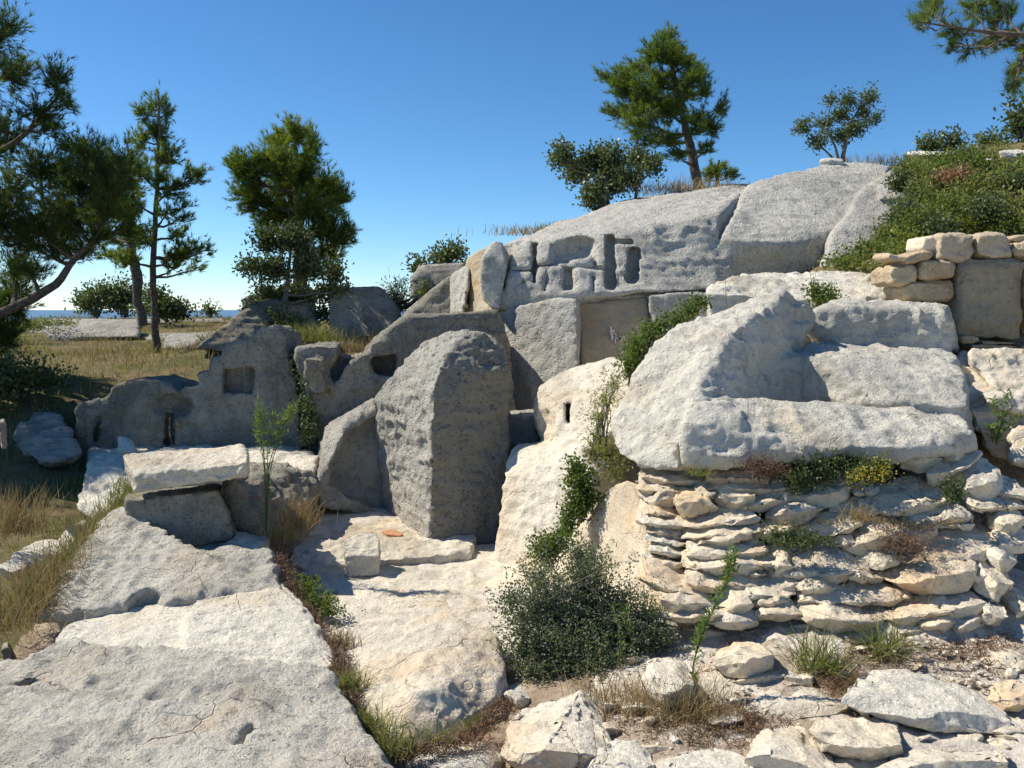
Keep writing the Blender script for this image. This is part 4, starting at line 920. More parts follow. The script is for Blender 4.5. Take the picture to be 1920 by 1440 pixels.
def leaves(name, O, D, L, W, mat, parent=None, kind='leaf', vr=None, origin=None):
    """one leaf/needle per origin O, direction D"""
    n = len(O); D = unit(D); s = unit(np.cross(D, rng.normal(size=(n, 3)))); L = np.broadcast_to(L, n)[:, None]; W = np.broadcast_to(W, n)[:, None]
    if kind == 'needle':
        v = np.stack([O - s * W / 2, O + s * W / 2, O + D * L], 1).reshape(-1, 3); f = np.arange(3 * n).reshape(n, 3); TRIS[0] += n
    elif kind == 'leaf':
        v = np.stack([O, O + D * L * .5 + s * W / 2, O + D * L, O + D * L * .5 - s * W / 2], 1).reshape(-1, 3); f = np.arange(4 * n).reshape(n, 4); TRIS[0] += 2 * n
    var = rng.rand(n) if vr is None else np.clip(vr + rng.normal(0, .15, n), 0, 1)
    return mk(name, v, f, mat, parent, smooth=False, var=var, origin=origin)

def blades(name, O, D, L, W, mat, parent=None, droop=.3, vr=None):
    n = len(O); D = unit(D); s = unit(np.cross(D, np.array((0, 0, 1.)) + rng.normal(0, .5, (n, 3)))); L = np.broadcast_to(L, n)[:, None]; W = np.broadcast_to(W, n)[:, None]
    h = D * np.array((1, 1, 0)); g = np.array((0, 0, -1.))
    m = O + D * L * .5; e = O + D * L + (h * .5 + g) * L * droop * (1 - np.abs(D[:, 2:3]) * .6)
    v = np.stack([O - s * W / 2, O + s * W / 2, m + s * W * .4, m - s * W * .4, e], 1).reshape(-1, 3)
    b = np.arange(n)[:, None] * 5
    TRIS[0] += 3 * n
    var = rng.rand(n) if vr is None else np.clip(vr + rng.normal(0, .15, n), 0, 1)
    o = mk(name, v, [b + np.array([[0, 1, 2, 3]]), b + np.array([[3, 2, 4]])], mat, parent, smooth=False, var=np.concatenate([var, var]))
    return o

def ball(n):
    d = unit(rng.normal(size=(n, 3))); return d * rng.rand(n, 1) ** .4

def tree(name, label, cat, trunk, blobs, leafm, barkm='bark', needle=True, nl=.085, nw=.006, per=14, twigs=14, tufts=5, twig_r=.004, limb_r=.03, dens=1., extra=(), up=.25, group=None, depth=.8, hang=0., limbs=True):
    tp = [P(a[0], a[1], a[2]) for a in trunk]; tr = [a[3] for a in trunk]
    root = empty(name, tp[0], label, cat, group)
    T = Tubes()
    k = np.linspace(0, len(tp) - 1, len(tp) * 4); tpa = np.array(tp)
    tt = np.stack([np.interp(k, np.arange(len(tp)), tpa[:, c]) for c in range(3)], 1)
    tt[1:-1] += rng.normal(0, tr[0] * .12, (len(tt) - 2, 3)); ra = np.interp(k, np.arange(len(tp)), tr)
    tt[0, 2] -= .15
    T.add(tt, ra, 9)
    for ex in extra:
        e = np.array([P(a[0], a[1], a[2]) for a in ex]); er = [a[3] for a in ex]
        kk = np.linspace(0, len(e) - 1, len(e) * 3)
        ee = np.stack([np.interp(kk, np.arange(len(e)), e[:, c]) for c in range(3)], 1)
        T.add(ee, np.interp(kk, np.arange(len(e)), er), 7)
        tt = np.vstack([tt, ee[2:]]); ra = np.concatenate([ra, np.interp(kk, np.arange(len(e)), er)[2:]])
    O = []; D = []; V = []
    for bl in blobs:
        bx, by, rx, ry = bl[:4]; Y = trunk[0][2] + (bl[4] if len(bl) > 4 else rng.uniform(-depth, depth) * .7)
        c = P(bx, by, Y); Rx = rx * Y / F; Rz = ry * Y / F
        dd = tt - c; dist = np.linalg.norm(dd * np.array((1, .7, 1)), axis=1) + np.where(tt[:, 2] > c[2] - Rz * .3, 1.5 * (tt[:, 2] - c[2] + Rz * .3).clip(0) + .3, 0)
        a = int(np.argmin(dist)); A = tt[a]
        lr = min(ra[a] * .7, limb_r * (1 + Rx))
        lp = bez(A, c, (0, 0, -.12 * np.linalg.norm(c - A) - hang), 8, .012 * np.linalg.norm(c - A))
        if limbs: T.add(lp, np.linspace(lr, twig_r * 1.6, 8), 5)
        nt_ = max(6, int(twigs * 2.1 * dens * (rx * ry) / 1600 * (Y / 13) ** 2 ** 1))
        tgt = c + ball(nt_) * np.array((Rx, max(Rx * .85, Rz * .7), Rz)) + np.array((0, 0, .1 * Rz))
        vb = rng.uniform(.15, .85)
        for g in tgt:
            s_ = lp[rng.randint(4, 8)]
            tw = bez(s_, g, (0, 0, -.10 * np.linalg.norm(g - s_)), 5, .008)
            T.add(tw, np.linspace(twig_r, twig_r * .4, 5), 3)
            dirn = unit(tw[-1] - tw[-3] + 1e-6)
            for u in np.linspace(.35, 1, tufts):
                q = np.array([np.interp(u * 4, np.arange(5), tw[:, k_]) for k_ in range(3)])
                O.append(q + rng.normal(0, nl * .22, 3)); D.append(dirn + np.array((0, 0, up)) + rng.normal(0, .25, 3)); V.append(vb)
    O = np.array(O); D = unit(np.array(D)); V = np.array(V)
    n = len(O)
    Oe = np.repeat(O, per, 0); De = np.repeat(D, per, 0); Ve = np.repeat(V, per)
    if needle:
        De2 = unit(De + rng.normal(0, .42, De.shape)); Oe = Oe + De * rng.uniform(-.3, .5, (len(Oe), 1)) * nl * .6
        leaves('crown', Oe, De2, nl * rng.uniform(.7, 1.15, len(Oe)), nw, M[leafm], root, 'needle', Ve)
    else:
        Oe = Oe + rng.normal(0, nl * .8, Oe.shape)
        leaves('crown', Oe, unit(De * .5 + rng.normal(0, .8, De.shape)), nl * rng.uniform(.6, 1.2, len(Oe)), nw, M[leafm], root, 'leaf', Ve)
    T.build('trunk', M[barkm], root)
    return root

def bush(name, label, cat, blobs, leafm, n, ll, lw, barkm='barkgrey', stems=30, base=None, kind=None, shell=.45, hug=None):
    """blobs: (px,py,Y,rx,ry) ; leaves in sprigs round the blobs' volume"""
    pos = []; w_ = np.array([b[3] * b[4] * b[2] ** 2 for b in blobs]); w_ = w_ / w_.sum()
    C = [P(b[0], b[1], b[2]) for b in blobs]
    T = Tubes(); O = []; V = []; D = []
    bs = P(*base) if base else None
    for b, c, ww in zip(blobs, C, w_):
        k = max(3, int(n * ww / 8)); Rx = b[3] * b[2] / F; Rz = b[4] * b[2] / F
        d = unit(rng.normal(size=(k, 3))); rr = 1 - rng.rand(k, 1) ** 1.6 * (1 - shell) + rng.normal(0, .07, (k, 1))
        off = d * rr * np.array((Rx, max(Rx, Rz) * .8, Rz))
        q = c + off
        vb = rng.uniform(.2, .8)
        for s_ in range(8):
            u = rng.rand(k, 1)
            O.append(q + unit(off + np.array((0, 0, .25 * Rz))) * (u - .5) * ll * 5 + rng.normal(0, ll * .6, (k, 3))); V.append(np.full(k, vb)); D.append(unit(off) * .6 + rng.normal(0, .7, (k, 3)) + np.array((0, 0, .2)))
        for j in range(int(max(2, stems * ww))):
            e = c + off[rng.randint(k)] * 1.02; s0 = bs + rng.normal(0, .03, 3) if bs is not None else c + np.array((0, 0, -Rz))
            T.add(bez(s0, e, (0, 0, .02), 6, .01), np.linspace(max(.003, ll * .22), .0015, 6), 3)
    O = np.vstack(O); V = np.concatenate(V); D = np.vstack(D)
    root = empty(name, bs if bs is not None else C[0] - np.array((0, 0, .2)), label, cat)
    if kind: root['kind'] = kind
    leaves('foliage', O, D, ll * rng.uniform(.6, 1.2, len(O)), lw, M[leafm], root, 'leaf', V)
    T.build('stems', M[barkm], root)
    return root

# --- pines
tree('pine_tree', 'big pine at the left edge with a long bowed branch', 'pine tree',
     [(-330,700,10.3,.20),(-300,560,10.2,.17),(-230,380,10.1,.14),(-150,200,10,.10),(-80,60,10,.07),(-60,-20,10,.03)],
     [(10,60,45,60),(32,140,50,50),(105,150,40,50),(70,205,60,35),(15,250,50,60),(90,240,45,30),(20,350,60,60),(75,310,60,50),(120,320,50,50),(145,270,45,35),(150,350,70,60),(60,420,80,55),(140,410,60,45),(95,470,70,35),(30,500,50,50),(15,570,45,50),
      (200,400,50,45),(205,330,60,60),(215,375,60,70),(190,440,50,35),(235,300,40,45),(250,420,35,45),(170,300,55,40),(110,390,60,50),(-40,100,70,80),(-60,250,80,80),(-60,420,80,80),(-40,540,60,60),(10,640,40,50),(-50,680,60,60),(160,470,45,30),(40,440,60,50),(0,400,60,60),(30,560,50,40),(60,510,44,30),(0,620,50,50),(110,430,50,40),(180,270,30,26),(130,190,30,24)],
     'pinedark', nl=.095, nw=.007, per=12, twigs=23, tufts=5, limb_r=.035, depth=.9,
     extra=[[(-300,640,10.2,.10),(-120,640,10.2,.08),(0,588,10.2,.06),(60,560,10.2,.055),(110,530,10.2,.045),(135,490,10.2,.035),(170,455,10.2,.02)], [(-230,380,10.2,.08),(-80,330,10.2,.05),(40,260,10.2,.03),(110,180,10.2,.015)], [(-250,450,10.2,.08),(-60,440,10.2,.05),(100,400,10.2,.03),(210,380,10.2,.015)]])
tree('pine_tree', 'slim straight pine with airy tiers of branches at left', 'pine tree',
     [(294,655,13,.060),(290,590,13,.052),(287,520,13,.046),(290,440,13,.038),(295,330,13,.028),(299,240,13,.022),(298,172,13,.008)],
     [(295,190,24,26),(268,212,26,26),(314,212,14,34),(262,262,28,28),(290,250,24,28),(322,285,26,22),(300,330,28,26),(365,330,32,22),(335,345,24,16),(345,402,26,18),(315,395,22,18),(358,468,38,28),(375,500,20,12),(330,502,28,22),(235,482,40,22),(255,380,30,30),(260,320,34,30),(240,430,40,26),(340,440,30,20),(270,440,30,26),(382,325,18,14),(392,470,14,14),(310,300,34,28),(318,355,34,24),(300,250,30,26),(350,385,20,14),(330,480,34,20)],
     'pine', nl=.09, nw=.008, per=13, twigs=22, tufts=5, limb_r=.018, depth=.5)
tree('pine_tree', 'pine with a dark leaning trunk behind the slim pine', 'pine tree',
     [(268,596,17,.09),(256,560,17,.08),(258,520,17,.10),(248,480,17,.09),(236,420,17,.06),(220,360,17,.03)],
     [(205,480,36,20),(240,455,36,28),(200,440,40,30),(185,390,40,40),(230,390,40,40),(215,340,36,36),(190,330,34,34),(250,340,30,36),(240,300,26,26)],
     'pine', nl=.10, nw=.009, per=13, twigs=12, tufts=5, limb_r=.03, depth=.8)
tree('pine_tree', 'dense green pine in the middle left standing among dark rocks', 'pine tree',
     [(562,650,14,.13),(560,560,14,.12),(562,470,14,.09),(556,380,14,.07),(556,300,14,.04),(558,240,14,.015)],
     [(553,250,30,30),(520,265,28,28),(588,275,22,44),(525,310,40,42),(568,320,36,46),(490,305,40,32),(455,325,32,38),(440,305,20,24),(470,372,46,42),(530,395,46,42),(585,390,40,44),(612,350,34,40),(640,372,22,40),(618,430,40,40),(652,440,22,30),(500,420,30,24),(556,455,46,42),(618,475,34,24),(540,350,50,30)],
     'pine', nl=.10, nw=.008, per=14, twigs=42, tufts=5, limb_r=.03, depth=.8)
tree('oak_tree', 'dark leafy oak growing in front of the middle left pine', 'oak tree',
     [(535,660,12.6,.05),(530,600,12.6,.04),(540,520,12.6,.03),(545,460,12.6,.015)],
     [(500,450,38,28),(555,450,40,30),(470,495,22,24),(515,500,40,34),(585,500,42,34),(632,505,20,30),(500,555,40,34),(560,560,46,40),(622,545,26,26),(530,610,50,34),(480,600,34,34),(570,620,44,30),(605,590,16,24),(455,500,10,12),(645,540,14,14)],
     'oak', 'barkgrey', False, nl=.055, nw=.034, per=8, twigs=27, tufts=4, limb_r=.018, depth=.6)
tree('pine_tree', 'spreading pine on the cliff top leaning left', 'pine tree',
     [(1312,352,15,.085),(1300,300,15,.08),(1292,262,15,.07),(1280,215,15,.055),(1268,160,15,.05),(1252,90,15,.02)],
     [(1250,68,20,22),(1262,90,24,24),(1236,90,22,24),(1290,118,22,26),(1315,140,20,26),(1170,140,26,24),(1195,130,26,24),(1222,105,26,30),(1262,108,26,30),(1160,158,30,30),(1130,142,18,18),(1200,165,30,32),(1238,150,30,34),(1148,212,30,18),(1195,225,40,32),(1250,205,36,38),(1298,148,20,42),(1322,172,16,32),(1245,262,38,22),(1205,262,30,20),(1358,198,12,26),(1338,238,24,24),(1308,228,26,32),(1280,178,30,40),(1325,280,22,14),(1225,190,36,30),(1180,195,30,24),(1270,290,30,14)],
     'pine', nl=.10, nw=.008, per=13, twigs=31, tufts=5, limb_r=.024, depth=.9)
tree('oak_shrub', 'round dark oak shrub on the cliff top left of the pine', 'shrub',
     [(1140,405,14,.05),(1138,370,14,.04),(1135,330,14,.02)],
     [(1050,285,24,20),(1080,322,36,28),(1110,300,30,28),(1150,300,30,30),(1200,298,28,28),(1180,335,36,24),(1110,365,34,26),(1228,312,16,20),(1040,300,14,16),(1145,345,34,26),(1120,392,20,14)],
     'oak', 'barkgrey', False, nl=.065, nw=.04, per=8, twigs=26, tufts=4, limb_r=.02, depth=.6, extra=[[(1190,385,14,.03),(1195,345,14,.02),(1205,310,14,.01)]])
tree('olive_tree', 'small sparse grey-green tree alone on the skyline', 'small tree',
     [(1578,312,15.5,.045),(1583,280,15.5,.035),(1590,240,15.5,.025),(1612,200,15.5,.01)],
     [(1632,182,20,18),(1592,188,22,16),(1560,185,14,14),(1642,222,16,14),(1605,238,28,20),(1545,232,26,14),(1505,238,22,16),(1532,268,24,16),(1572,258,28,18),(1575,215,24,16),(1615,210,20,18)],
     'oak', 'barkgrey', False, nl=.06, nw=.026, per=8, twigs=22, tufts=4, limb_r=.014, depth=.5, extra=[[(1574,308,15.5,.03),(1566,275,15.5,.02),(1548,240,15.5,.01)], [(1570,305,15.5,.025),(1545,280,15.5,.015),(1515,250,15.5,.006)]])
tree('pine_tree', 'near pine reaching in from the upper right corner', 'pine tree',
     [(2420,640,6.6,.16),(2380,300,6.5,.13),(2330,50,6.4,.10),(2300,-200,6.4,.06)],
     [(1712,42,26,20),(1748,24,30,22),(1742,4,22,14),(1792,58,36,22),(1845,28,36,26),(1822,92,36,16),(1785,84,22,10),(1885,55,34,30),(1880,10,36,22),(1905,128,14,24),(1900,160,12,16),(1940,90,40,50),(1960,20,40,40),(1860,80,30,18),(2050,60,60,60),(2150,20,70,70),(1820,8,28,14)],
     'pine', nl=.085, nw=.0035, per=26, twigs=34, tufts=5, limb_r=.010, twig_r=.003, depth=.35,
     extra=[[(2330,90,6.4,.06),(2100,80,6.3,.04),(1950,70,6.2,.022),(1860,62,6.2,.014),(1780,50,6.2,.007),(1715,40,6.2,.004)], [(1960,70,6.2,.018),(1920,100,6.2,.012),(1905,150,6.2,.006)]])
tree('young_pine', 'yellow-green young pine half hidden behind the cliff top', 'pine tree', [(1345,360,17,.05),(1345,330,17,.04),(1348,300,17,.02)],
     [(1345,318,24,20),(1370,330,24,12),(1322,332,14,12)], 'pine', nl=.12, nw=.012, per=12, twigs=18, tufts=5, limb_r=.015, depth=.4)

tree('pine_tree', 'pine beyond the left edge that shades the gully', 'pine tree',
     [(-560,800,9.2,.16),(-540,560,9.2,.13),(-480,300,9.2,.09),(-430,60,9.2,.04)],
     [(-390,170,200,110),(-520,250,150,110),(-300,260,110,90),(-420,50,150,90),(-260,160,90,80),(-390,330,150,80),(-560,120,140,100),(-250,330,80,60),(-420,420,120,60)], 'pinedark', nl=.2, nw=.02, per=10, twigs=9, tufts=5, depth=1.0)

# --- shrubs
bush('horizon_shrub', 'left round shrub on the plateau edge near the sea', 'shrub', [(180,560,22,30,20),(160,570,22,16,14),(200,548,22,18,14)], 'oak', 2600, .09, .05, base=(182,592,22))
bush('horizon_shrub', 'round shrub on the plateau edge left of the leaning trunk', 'shrub', [(232,552,22,28,24),(225,570,22,20,16)], 'oak', 2400, .09, .05, base=(235,592,22))
bush('dark_mound_shrub', 'low dark mound of scrub behind the slim pine', 'shrub', [(305,578,21,36,14),(290,560,21,16,14),(330,584,21,18,10)], 'oak', 3200, .09, .06, base=(300,592,21))
bush('tiny_shrub', 'tiny shrub alone on the plateau edge right of the slim pine', 'shrub', [(393,583,22,11,7)], 'oak', 500, .07, .04, base=(393,592,22))
bush('cliff_shrub', 'small shrub on top of the distant squared rock', 'shrub', [(842,478,16,26,12),(850,468,16,10,8),(820,490,16,12,6)], 'oak', 1500, .07, .04, base=(842,492,16))
bush('corner_shrub', 'tiny shrub on the left corner of the distant squared rock', 'shrub', [(785,502,15,10,12)], 'oak', 600, .07, .04, base=(785,516,15))
bush('yellow_green_shrub', 'yellow-green shrub between the dark squarish rock and the wedge', 'shrub', [(748,560,13.5,14,16),(735,552,13.5,8,8),(800,545,13.,14,8)], 'grass', 1500, .09, .015, base=(748,580,13.5))
for i, (x, y, r1, r2, Y, lab) in enumerate([(1742,273,12,7,20,'left tiny shrub on the right skyline'), (1785,268,10,9,20,'middle tiny shrub on the right skyline'), (1858,268,18,9,19,'right tiny shrub on the right skyline'), (1912,225,14,30,15,'dark shrub cut by the right edge')]):
    bush('skyline_shrub', lab, 'shrub', [(x, y, Y, r1, r2)], 'oak', 900, .09, .05, base=(x, y + r2, Y))

# scrub on the hill
sb = [(1590,492,9.6,40,16),(1640,478,9.8,40,20),(1690,458,10,40,24),(1640,500,9.3,30,12),(1700,480,9.2,34,18),(1735,430,10.2,44,30),(1690,420,10.8,26,22),(1720,380,11.2,36,30),(1780,400,10.6,50,34),(1780,350,12,50,30),(1730,330,12.6,36,24),(1700,312,13.5,20,12),
      (1840,420,10.2,40,26),(1840,370,11.2,50,36),(1830,320,12.6,50,30),(1890,400,10.6,46,36),(1900,350,11.6,40,40),(1900,430,10,40,20),(1790,305,14,50,18),(1860,300,14,44,16),(1960,380,11,50,50),(1665,440,10.6,18,14),(1960,320,12.5,50,40),(1680,500,8.9,30,14),(1900,290,15,40,14),(1960,430,10,40,30),(1760,300,15.5,40,10)]
bush('hill_scrub', 'dense low green scrub covering the hillside above the dry stone wall', 'scrub', sb[::2] + sb[1::4], 'kermes', 40000, .042, .028, stems=120, kind='stuff', shell=.4)
bush('olive_scrub', 'yellowish olive scrub mixed into the hillside above the wall', 'scrub', sb[1::2] + [(1740,310,14.5,30,12),(1820,285,15.5,30,8),(1880,275,16,30,8)], 'grass', 22000, .045, .022, stems=160, kind='stuff', shell=.5)
bush('dark_scrub', 'darker clumps inside the hillside scrub', 'scrub', [(1700,405,10.5,24,18),(1760,430,9.9,20,14),(1690,345,12.2,18,14),(1850,395,10.1,24,18),(1900,345,11,20,14)], 'oak', 6000, .045, .03, stems=40, kind='stuff', shell=.5)
tag(leaves('dry_scrub', P(1790,330,11.6) + rng.normal(0, 1, (700, 3)) * np.array((.12, .15, .05)), rng.normal(0, 1, (700, 3)) + np.array((0, 0, .6)), .05, .02, M['redstem'], None, 'leaf'), 'reddish dry patch inside the hillside scrub', 'dry shrub', kind='stuff')

# main bush
bush('green_bush', 'large dark green small-leaved bush in the centre foreground', 'bush',
     [(1100,1085,4.75,52,58),(1050,1130,4.7,62,56),(1000,1150,4.65,52,50),(1130,1150,4.65,70,62),(1180,1190,4.55,70,50),(1060,1210,4.5,82,58),(980,1215,4.5,44,50),(1120,1240,4.4,70,42),(1215,1160,4.6,44,36),(1240,1195,4.5,30,24),(1020,1260,4.4,44,28),(1090,1040,4.85,28,28),(1010,1085,4.85,34,26),(960,1120,4.7,24,22)],
     'greybush', 30000, .018, .011, stems=520, base=(1100,1280,4.5), shell=.15)
T_ = Tubes(); OO = []
for k in range(34):
    a = P(rng.uniform(1000,1160), rng.uniform(1080,1200), 4.6); ang = rng.uniform(-2.3, 2.3)
    e = P(1075 + 165 * math.sin(ang) * rng.uniform(.8, 1.1), 1165 - 150 * math.cos(ang) * rng.uniform(.75, 1.08), 4.5 + rng.uniform(-.1, .3))
    p = bez(a, e, (0, 0, .05), 8, .01); T_.add(p, np.linspace(.003, .001, 8), 3)
    for u in range(2, 8): OO.append(p[u] + rng.normal(0, .016, (12, 3)))
OO = np.vstack(OO)
o_ = T_.build('bush_sprays', M['barkgrey']); tag(o_, 'thin leafy sprays sticking out of the large dark green bush', 'bush sprays')
leaves('spray_leaves', OO, rng.normal(0, 1, OO.shape), .016, .011, M['greybush'], o_, 'leaf')

# creeping strip between slot rock and basin rock
bush('creeping_shrub', 'green creeping shrub running down beside the rounded basin rock', 'shrub',
     [(1314,568,7.2,12,8),(1295,582,7.1,14,9),(1268,598,7.0,16,9),(1240,614,6.9,16,10),(1212,630,6.8,16,14),(1195,655,6.7,15,18),(1180,685,6.6,13,16)], 'ivy', 3600, .03, .018, stems=60, base=(1190,720,6.6))
bush('dry_creeper', 'brownish green creeper below the shrub beside the slotted rock', 'shrub',
     [(1150,718,6.4,14,14),(1136,745,6.3,15,16),(1124,780,6.2,14,18),(1117,815,6.1,12,16),(1118,845,6.0,16,18),(1140,848,5.9,22,22),(1150,880,5.8,18,18)], 'grass', 2600, .035, .008, stems=60, base=(1120,860,6.0))
bush('hanging_shrub', 'leafy green shrub hanging in the gap below the slotted rock', 'shrub',
     [(1085,880,5.95,16,16),(1090,910,5.9,20,20),(1100,938,5.85,16,16),(1078,955,5.85,14,18),(1065,985,5.8,10,20)], 'ivy', 3600, .028, .018, stems=40, base=(1095,960,5.95))
bush('low_green_clump', 'low olive green clump behind the large bush', 'shrub', [(1020,1030,5.3,24,24),(1045,1018,5.3,22,20)], 'ivy', 2500, .02, .014, base=(1035,1060,5.3))
bush('small_ledge_shrub', 'small green shrub between the white shelf and the basin rock', 'shrub', [(1545,560,7.5,22,16),(1530,548,7.5,14,10),(1560,572,7.4,16,10)], 'ivy', 2200, .03, .015, base=(1540,585,7.5))
bush('yellow_flower_bush', 'small bush with yellow flowers under the rim of the basin rock', 'flowering bush', [(1628,882,4.98,20,15),(1650,872,5.0,18,14),(1606,896,4.96,14,9),(1640,893,4.97,20,11)], 'oak', 2600, .016, .011, base=(1630,905,5.1), shell=.2)
fo = np.vstack([P(x, y, 4.92) + rng.normal(0, 1, (90, 3)) * np.array((.035, .03, .024)) for x, y in [(1616,886),(1632,890),(1650,875),(1606,898),(1656,886)]])
tag(leaves('yellow_flowers', fo, rng.normal(0, 1, fo.shape) + np.array((0, -.6, .5)), .011, .011, M['yellow'], bpy.data.objects['yellow_flower_bush'], 'leaf'), None, kind='stuff')
bush('dark_ledge_plant', 'dark green plant in the shade under the basin rock', 'plant', [(1520,885,5.15,30,24),(1555,872,5.15,34,20),(1490,900,5.1,24,18),(1590,865,5.15,26,14),(1500,862,5.2,20,12)], 'oak', 4200, .02, .012, base=(1530,910,5.25))
bush('dry_brown_tuft', 'dry brown twiggy tuft under the front of the basin rock', 'dry plant', [(1422,872,4.97,26,12),(1445,880,4.96,18,10)], 'litter', 1500, .03, .004, base=(1425,890,5.05))
bush('joint_plant', 'small dark leafy plant in the joint below the shaded slab', 'plant', [(1786,915,4.95,14,14),(1790,930,4.93,10,10)], 'oak', 900, .02, .012, base=(1788,935,4.98))
bush('slab_plant', 'low green rosette growing between the layered slabs', 'plant', [(1480,1010,4.75,34,8),(1520,1014,4.75,26,7),(1455,1004,4.78,14,8)], 'oak', 1500, .03, .008, base=(1490,1020,4.8))
bush('dead_twig_heap', 'grey heap of dead twigs between slabs of the outcrop', 'twigs', [(1690,1018,4.75,26,10),(1710,1024,4.74,16,7)], 'litter', 1200, .05, .003, base=(1690,1030,4.78))
bush('crack_weeds', 'green leafy weeds in the corner of the crack beside the court floor', 'weeds', [(575,1105,5.6,20,20),(600,1130,5.4,26,16),(565,1125,5.5,18,20),(620,1145,5.3,16,9)], 'ivy', 3000, .02, .012, base=(585,1150,5.4))
bush('gap_plants', 'dark plants growing in the fissure right of the stepped wall', 'plants', [(565,680,9.2,8,20),(575,720,9.1,10,26),(580,770,9.0,12,22),(585,800,8.9,12,16),(572,820,8.9,8,12)], 'oak', 2200, .04, .02, base=(575,830,9.0))
bush('left_dark_bush', 'black-looking bush in deep shade at the left edge', 'bush', [(20,700,9.4,50,26),(70,705,9.6,40,20),(-20,720,9.2,50,40),(110,718,9.7,20,10)], 'oak', 5000, .05, .03, base=(40,740,9.6))
bush('plateau_herbs', 'low green herbs along the right of the grassy plateau', 'herbs', [(370,668,12.5,40,7),(340,682,12,36,6),(400,655,13,30,6),(90,605,17,50,6),(40,612,16,50,10),(20,640,14,40,14)], 'grass', 5000, .05, .02, kind='stuff')

# --- grass
def tuft(label, x, y, Y, n, L, spread, mat, lean=.5, W=.004, name='grass_tuft', up=1.0, droop=.35, cat='grass tuft'):
    if x > 1100 and y > 1200: Y = GY(x, y)
    c = P(x, y, Y); O = c + rng.normal(0, 1, (n, 3)) * np.array((spread, spread * .7, .005)); D = rng.normal(0, lean, (n, 3)); D[:, 2] = up + np.abs(D[:, 2]) * .2
    o = blades(name, O, D, L * rng.uniform(.4, 1.1, n), W, M[mat], None, droop)
    return tag(o, label, cat, kind='stuff' if spread > .11 else None)
tuft('left long green grass tuft with arching blades at lower right', 1535,1262,4.18, 190,.34,.06,'grass',.75,.005)
tuft('right long green grass tuft under the outcrop at lower right', 1655,1235,4.28, 170,.32,.05,'grass',.8,.005)
tuft('grey dry thatch between the two long grass tufts', 1590,1275,4.12, 700,.16,.15,'straw',1.2,.003, up=.4)
tuft('dark dry thatch beneath the left long grass tuft', 1545,1285,4.1, 500,.13,.09,'litter',1.2,.003, up=.3)
tuft('dry straw grass left of the stone with the weed', 1245,1345,3.95, 240,.26,.12,'straw',.45,.003)
tuft('dry grass stems around the upright weed', 1300,1350,3.9, 260,.30,.10,'straw',.5,.003)
tuft('dry grass stems at the foot of the large bush', 1150,1330,4.05, 260,.24,.12,'straw',.5,.003)
tuft('straw grass by the sunlit side of the tall green weed', 560,985,6.35, 240,.34,.08,'straw',.35,.004)
tuft('green grass in the crack near the tall weed', 530,1010,6.2, 140,.22,.07,'grass',.4,.004)
tuft('straw tuft in the crack beside the smooth slab', 640,1215,4.65, 190,.17,.05,'straw',.4,.003)
tuft('olive grass in the crack beside the boulder', 655,1290,4.1, 260,.15,.04,'grass',.6,.003)
tuft('dark grass hanging in the crack left of the boulder', 690,1370,3.75, 320,.17,.05,'grass',.8,.003)
tuft('olive grass near the bottom of the crack', 728,1410,3.55, 260,.15,.05,'grass',.9,.003)
tuft('thin grass along the lower edge of the boulder', 800,1385,3.66, 120,.13,.08,'grass',.7,.003)
tuft('small yellow-green tuft right of the boulder edge', 890,1362,3.85, 130,.07,.03,'weed',.7,.003)
tuft('straw tuft on the ledge beside the tall wall end', 590,640,11.0, 500,.32,.16,'grass',.4,.006)
tuft('reddish grass on the notch of the long dark wall', 655,660,9.5, 420,.20,.10,'straw',.5,.005)
tuft('straw grass in front of the square shaded rock', 700,640,12.3, 420,.28,.5,'straw',.35,.006)
tuft('tall straw grass at the left edge', 15,1000,5.9, 420,.42,.14,'straw',.3,.005)
tuft('short brown tuft in a slab joint at the left of the outcrop', 1262,1052,4.98, 240,.06,.035,'straw',.9,.003)
tuft('wispy dry tuft between layered slabs', 1608,975,4.85, 160,.14,.04,'straw',.6,.003)
tuft('small green tuft under the corner boulder', 1312,890,5.1, 160,.07,.04,'grass',.8,.003)
tuft('grass at the slotted rock foot beside the bush', 1000,1060,5.6, 110,.12,.07,'straw',.6,.003)
tuft('brown stems in the joint left of the pale bedrock slab', 900,1400,3.6, 130,.08,.10,'redstem',.9,.003)
tuft('yellow grass fringe on top of the cliff left part', 990,440,12.0, 260,.20,.25,'straw',.4,.008)
tuft('green fringe on top of the carved cliff', 1035,432,12.4, 160,.18,.12,'grass',.4,.008)
tuft('straw grass under the cliff-top pine', 1290,362,14, 700,.28,.5,'straw',.4,.010)
tuft('straw grass fringe on the skyline right of the sparse tree', 1660,310,15, 300,.25,.4,'straw',.4,.010)

def strip(name, label, pts, n, L, wd, mat, W=.004, lean=.4, cat='grass'):
    pts = np.array([P(p[0], p[1], GY(p[0], p[1]) if p[1] > 1200 and p[0] > 1000 else p[2]) for p in pts]); k = rng.uniform(0, len(pts) - 1.001, n); i = k.astype(int); f = (k - i)[:, None]
    O = pts[i] * (1 - f) + pts[i + 1] * f + rng.normal(0, 1, (n, 3)) * np.array((wd, wd, .01)); D = rng.normal(0, lean, (n, 3)); D[:, 2] = 1
    tag(blades(name, O, D, L * rng.uniform(.4, 1.1, n), W, M[mat], None, .3), label, cat, kind='stuff')
strip('grass_strip', 'green and yellow grass running down beside the rough slab', [(255,905,6.9),(230,945,6.6),(190,985,6.2),(150,1040,5.7),(90,1100,5.3),(30,1150,5.0),(-20,1190,4.8)], 3400, .14, .085, 'grass')
strip('dry_grass_strip', 'dry stems mixed in the left grass strip', [(200,980,6.3),(120,1070,5.5),(60,1130,5.1),(0,1200,4.7)], 1500, .26, .10, 'straw')
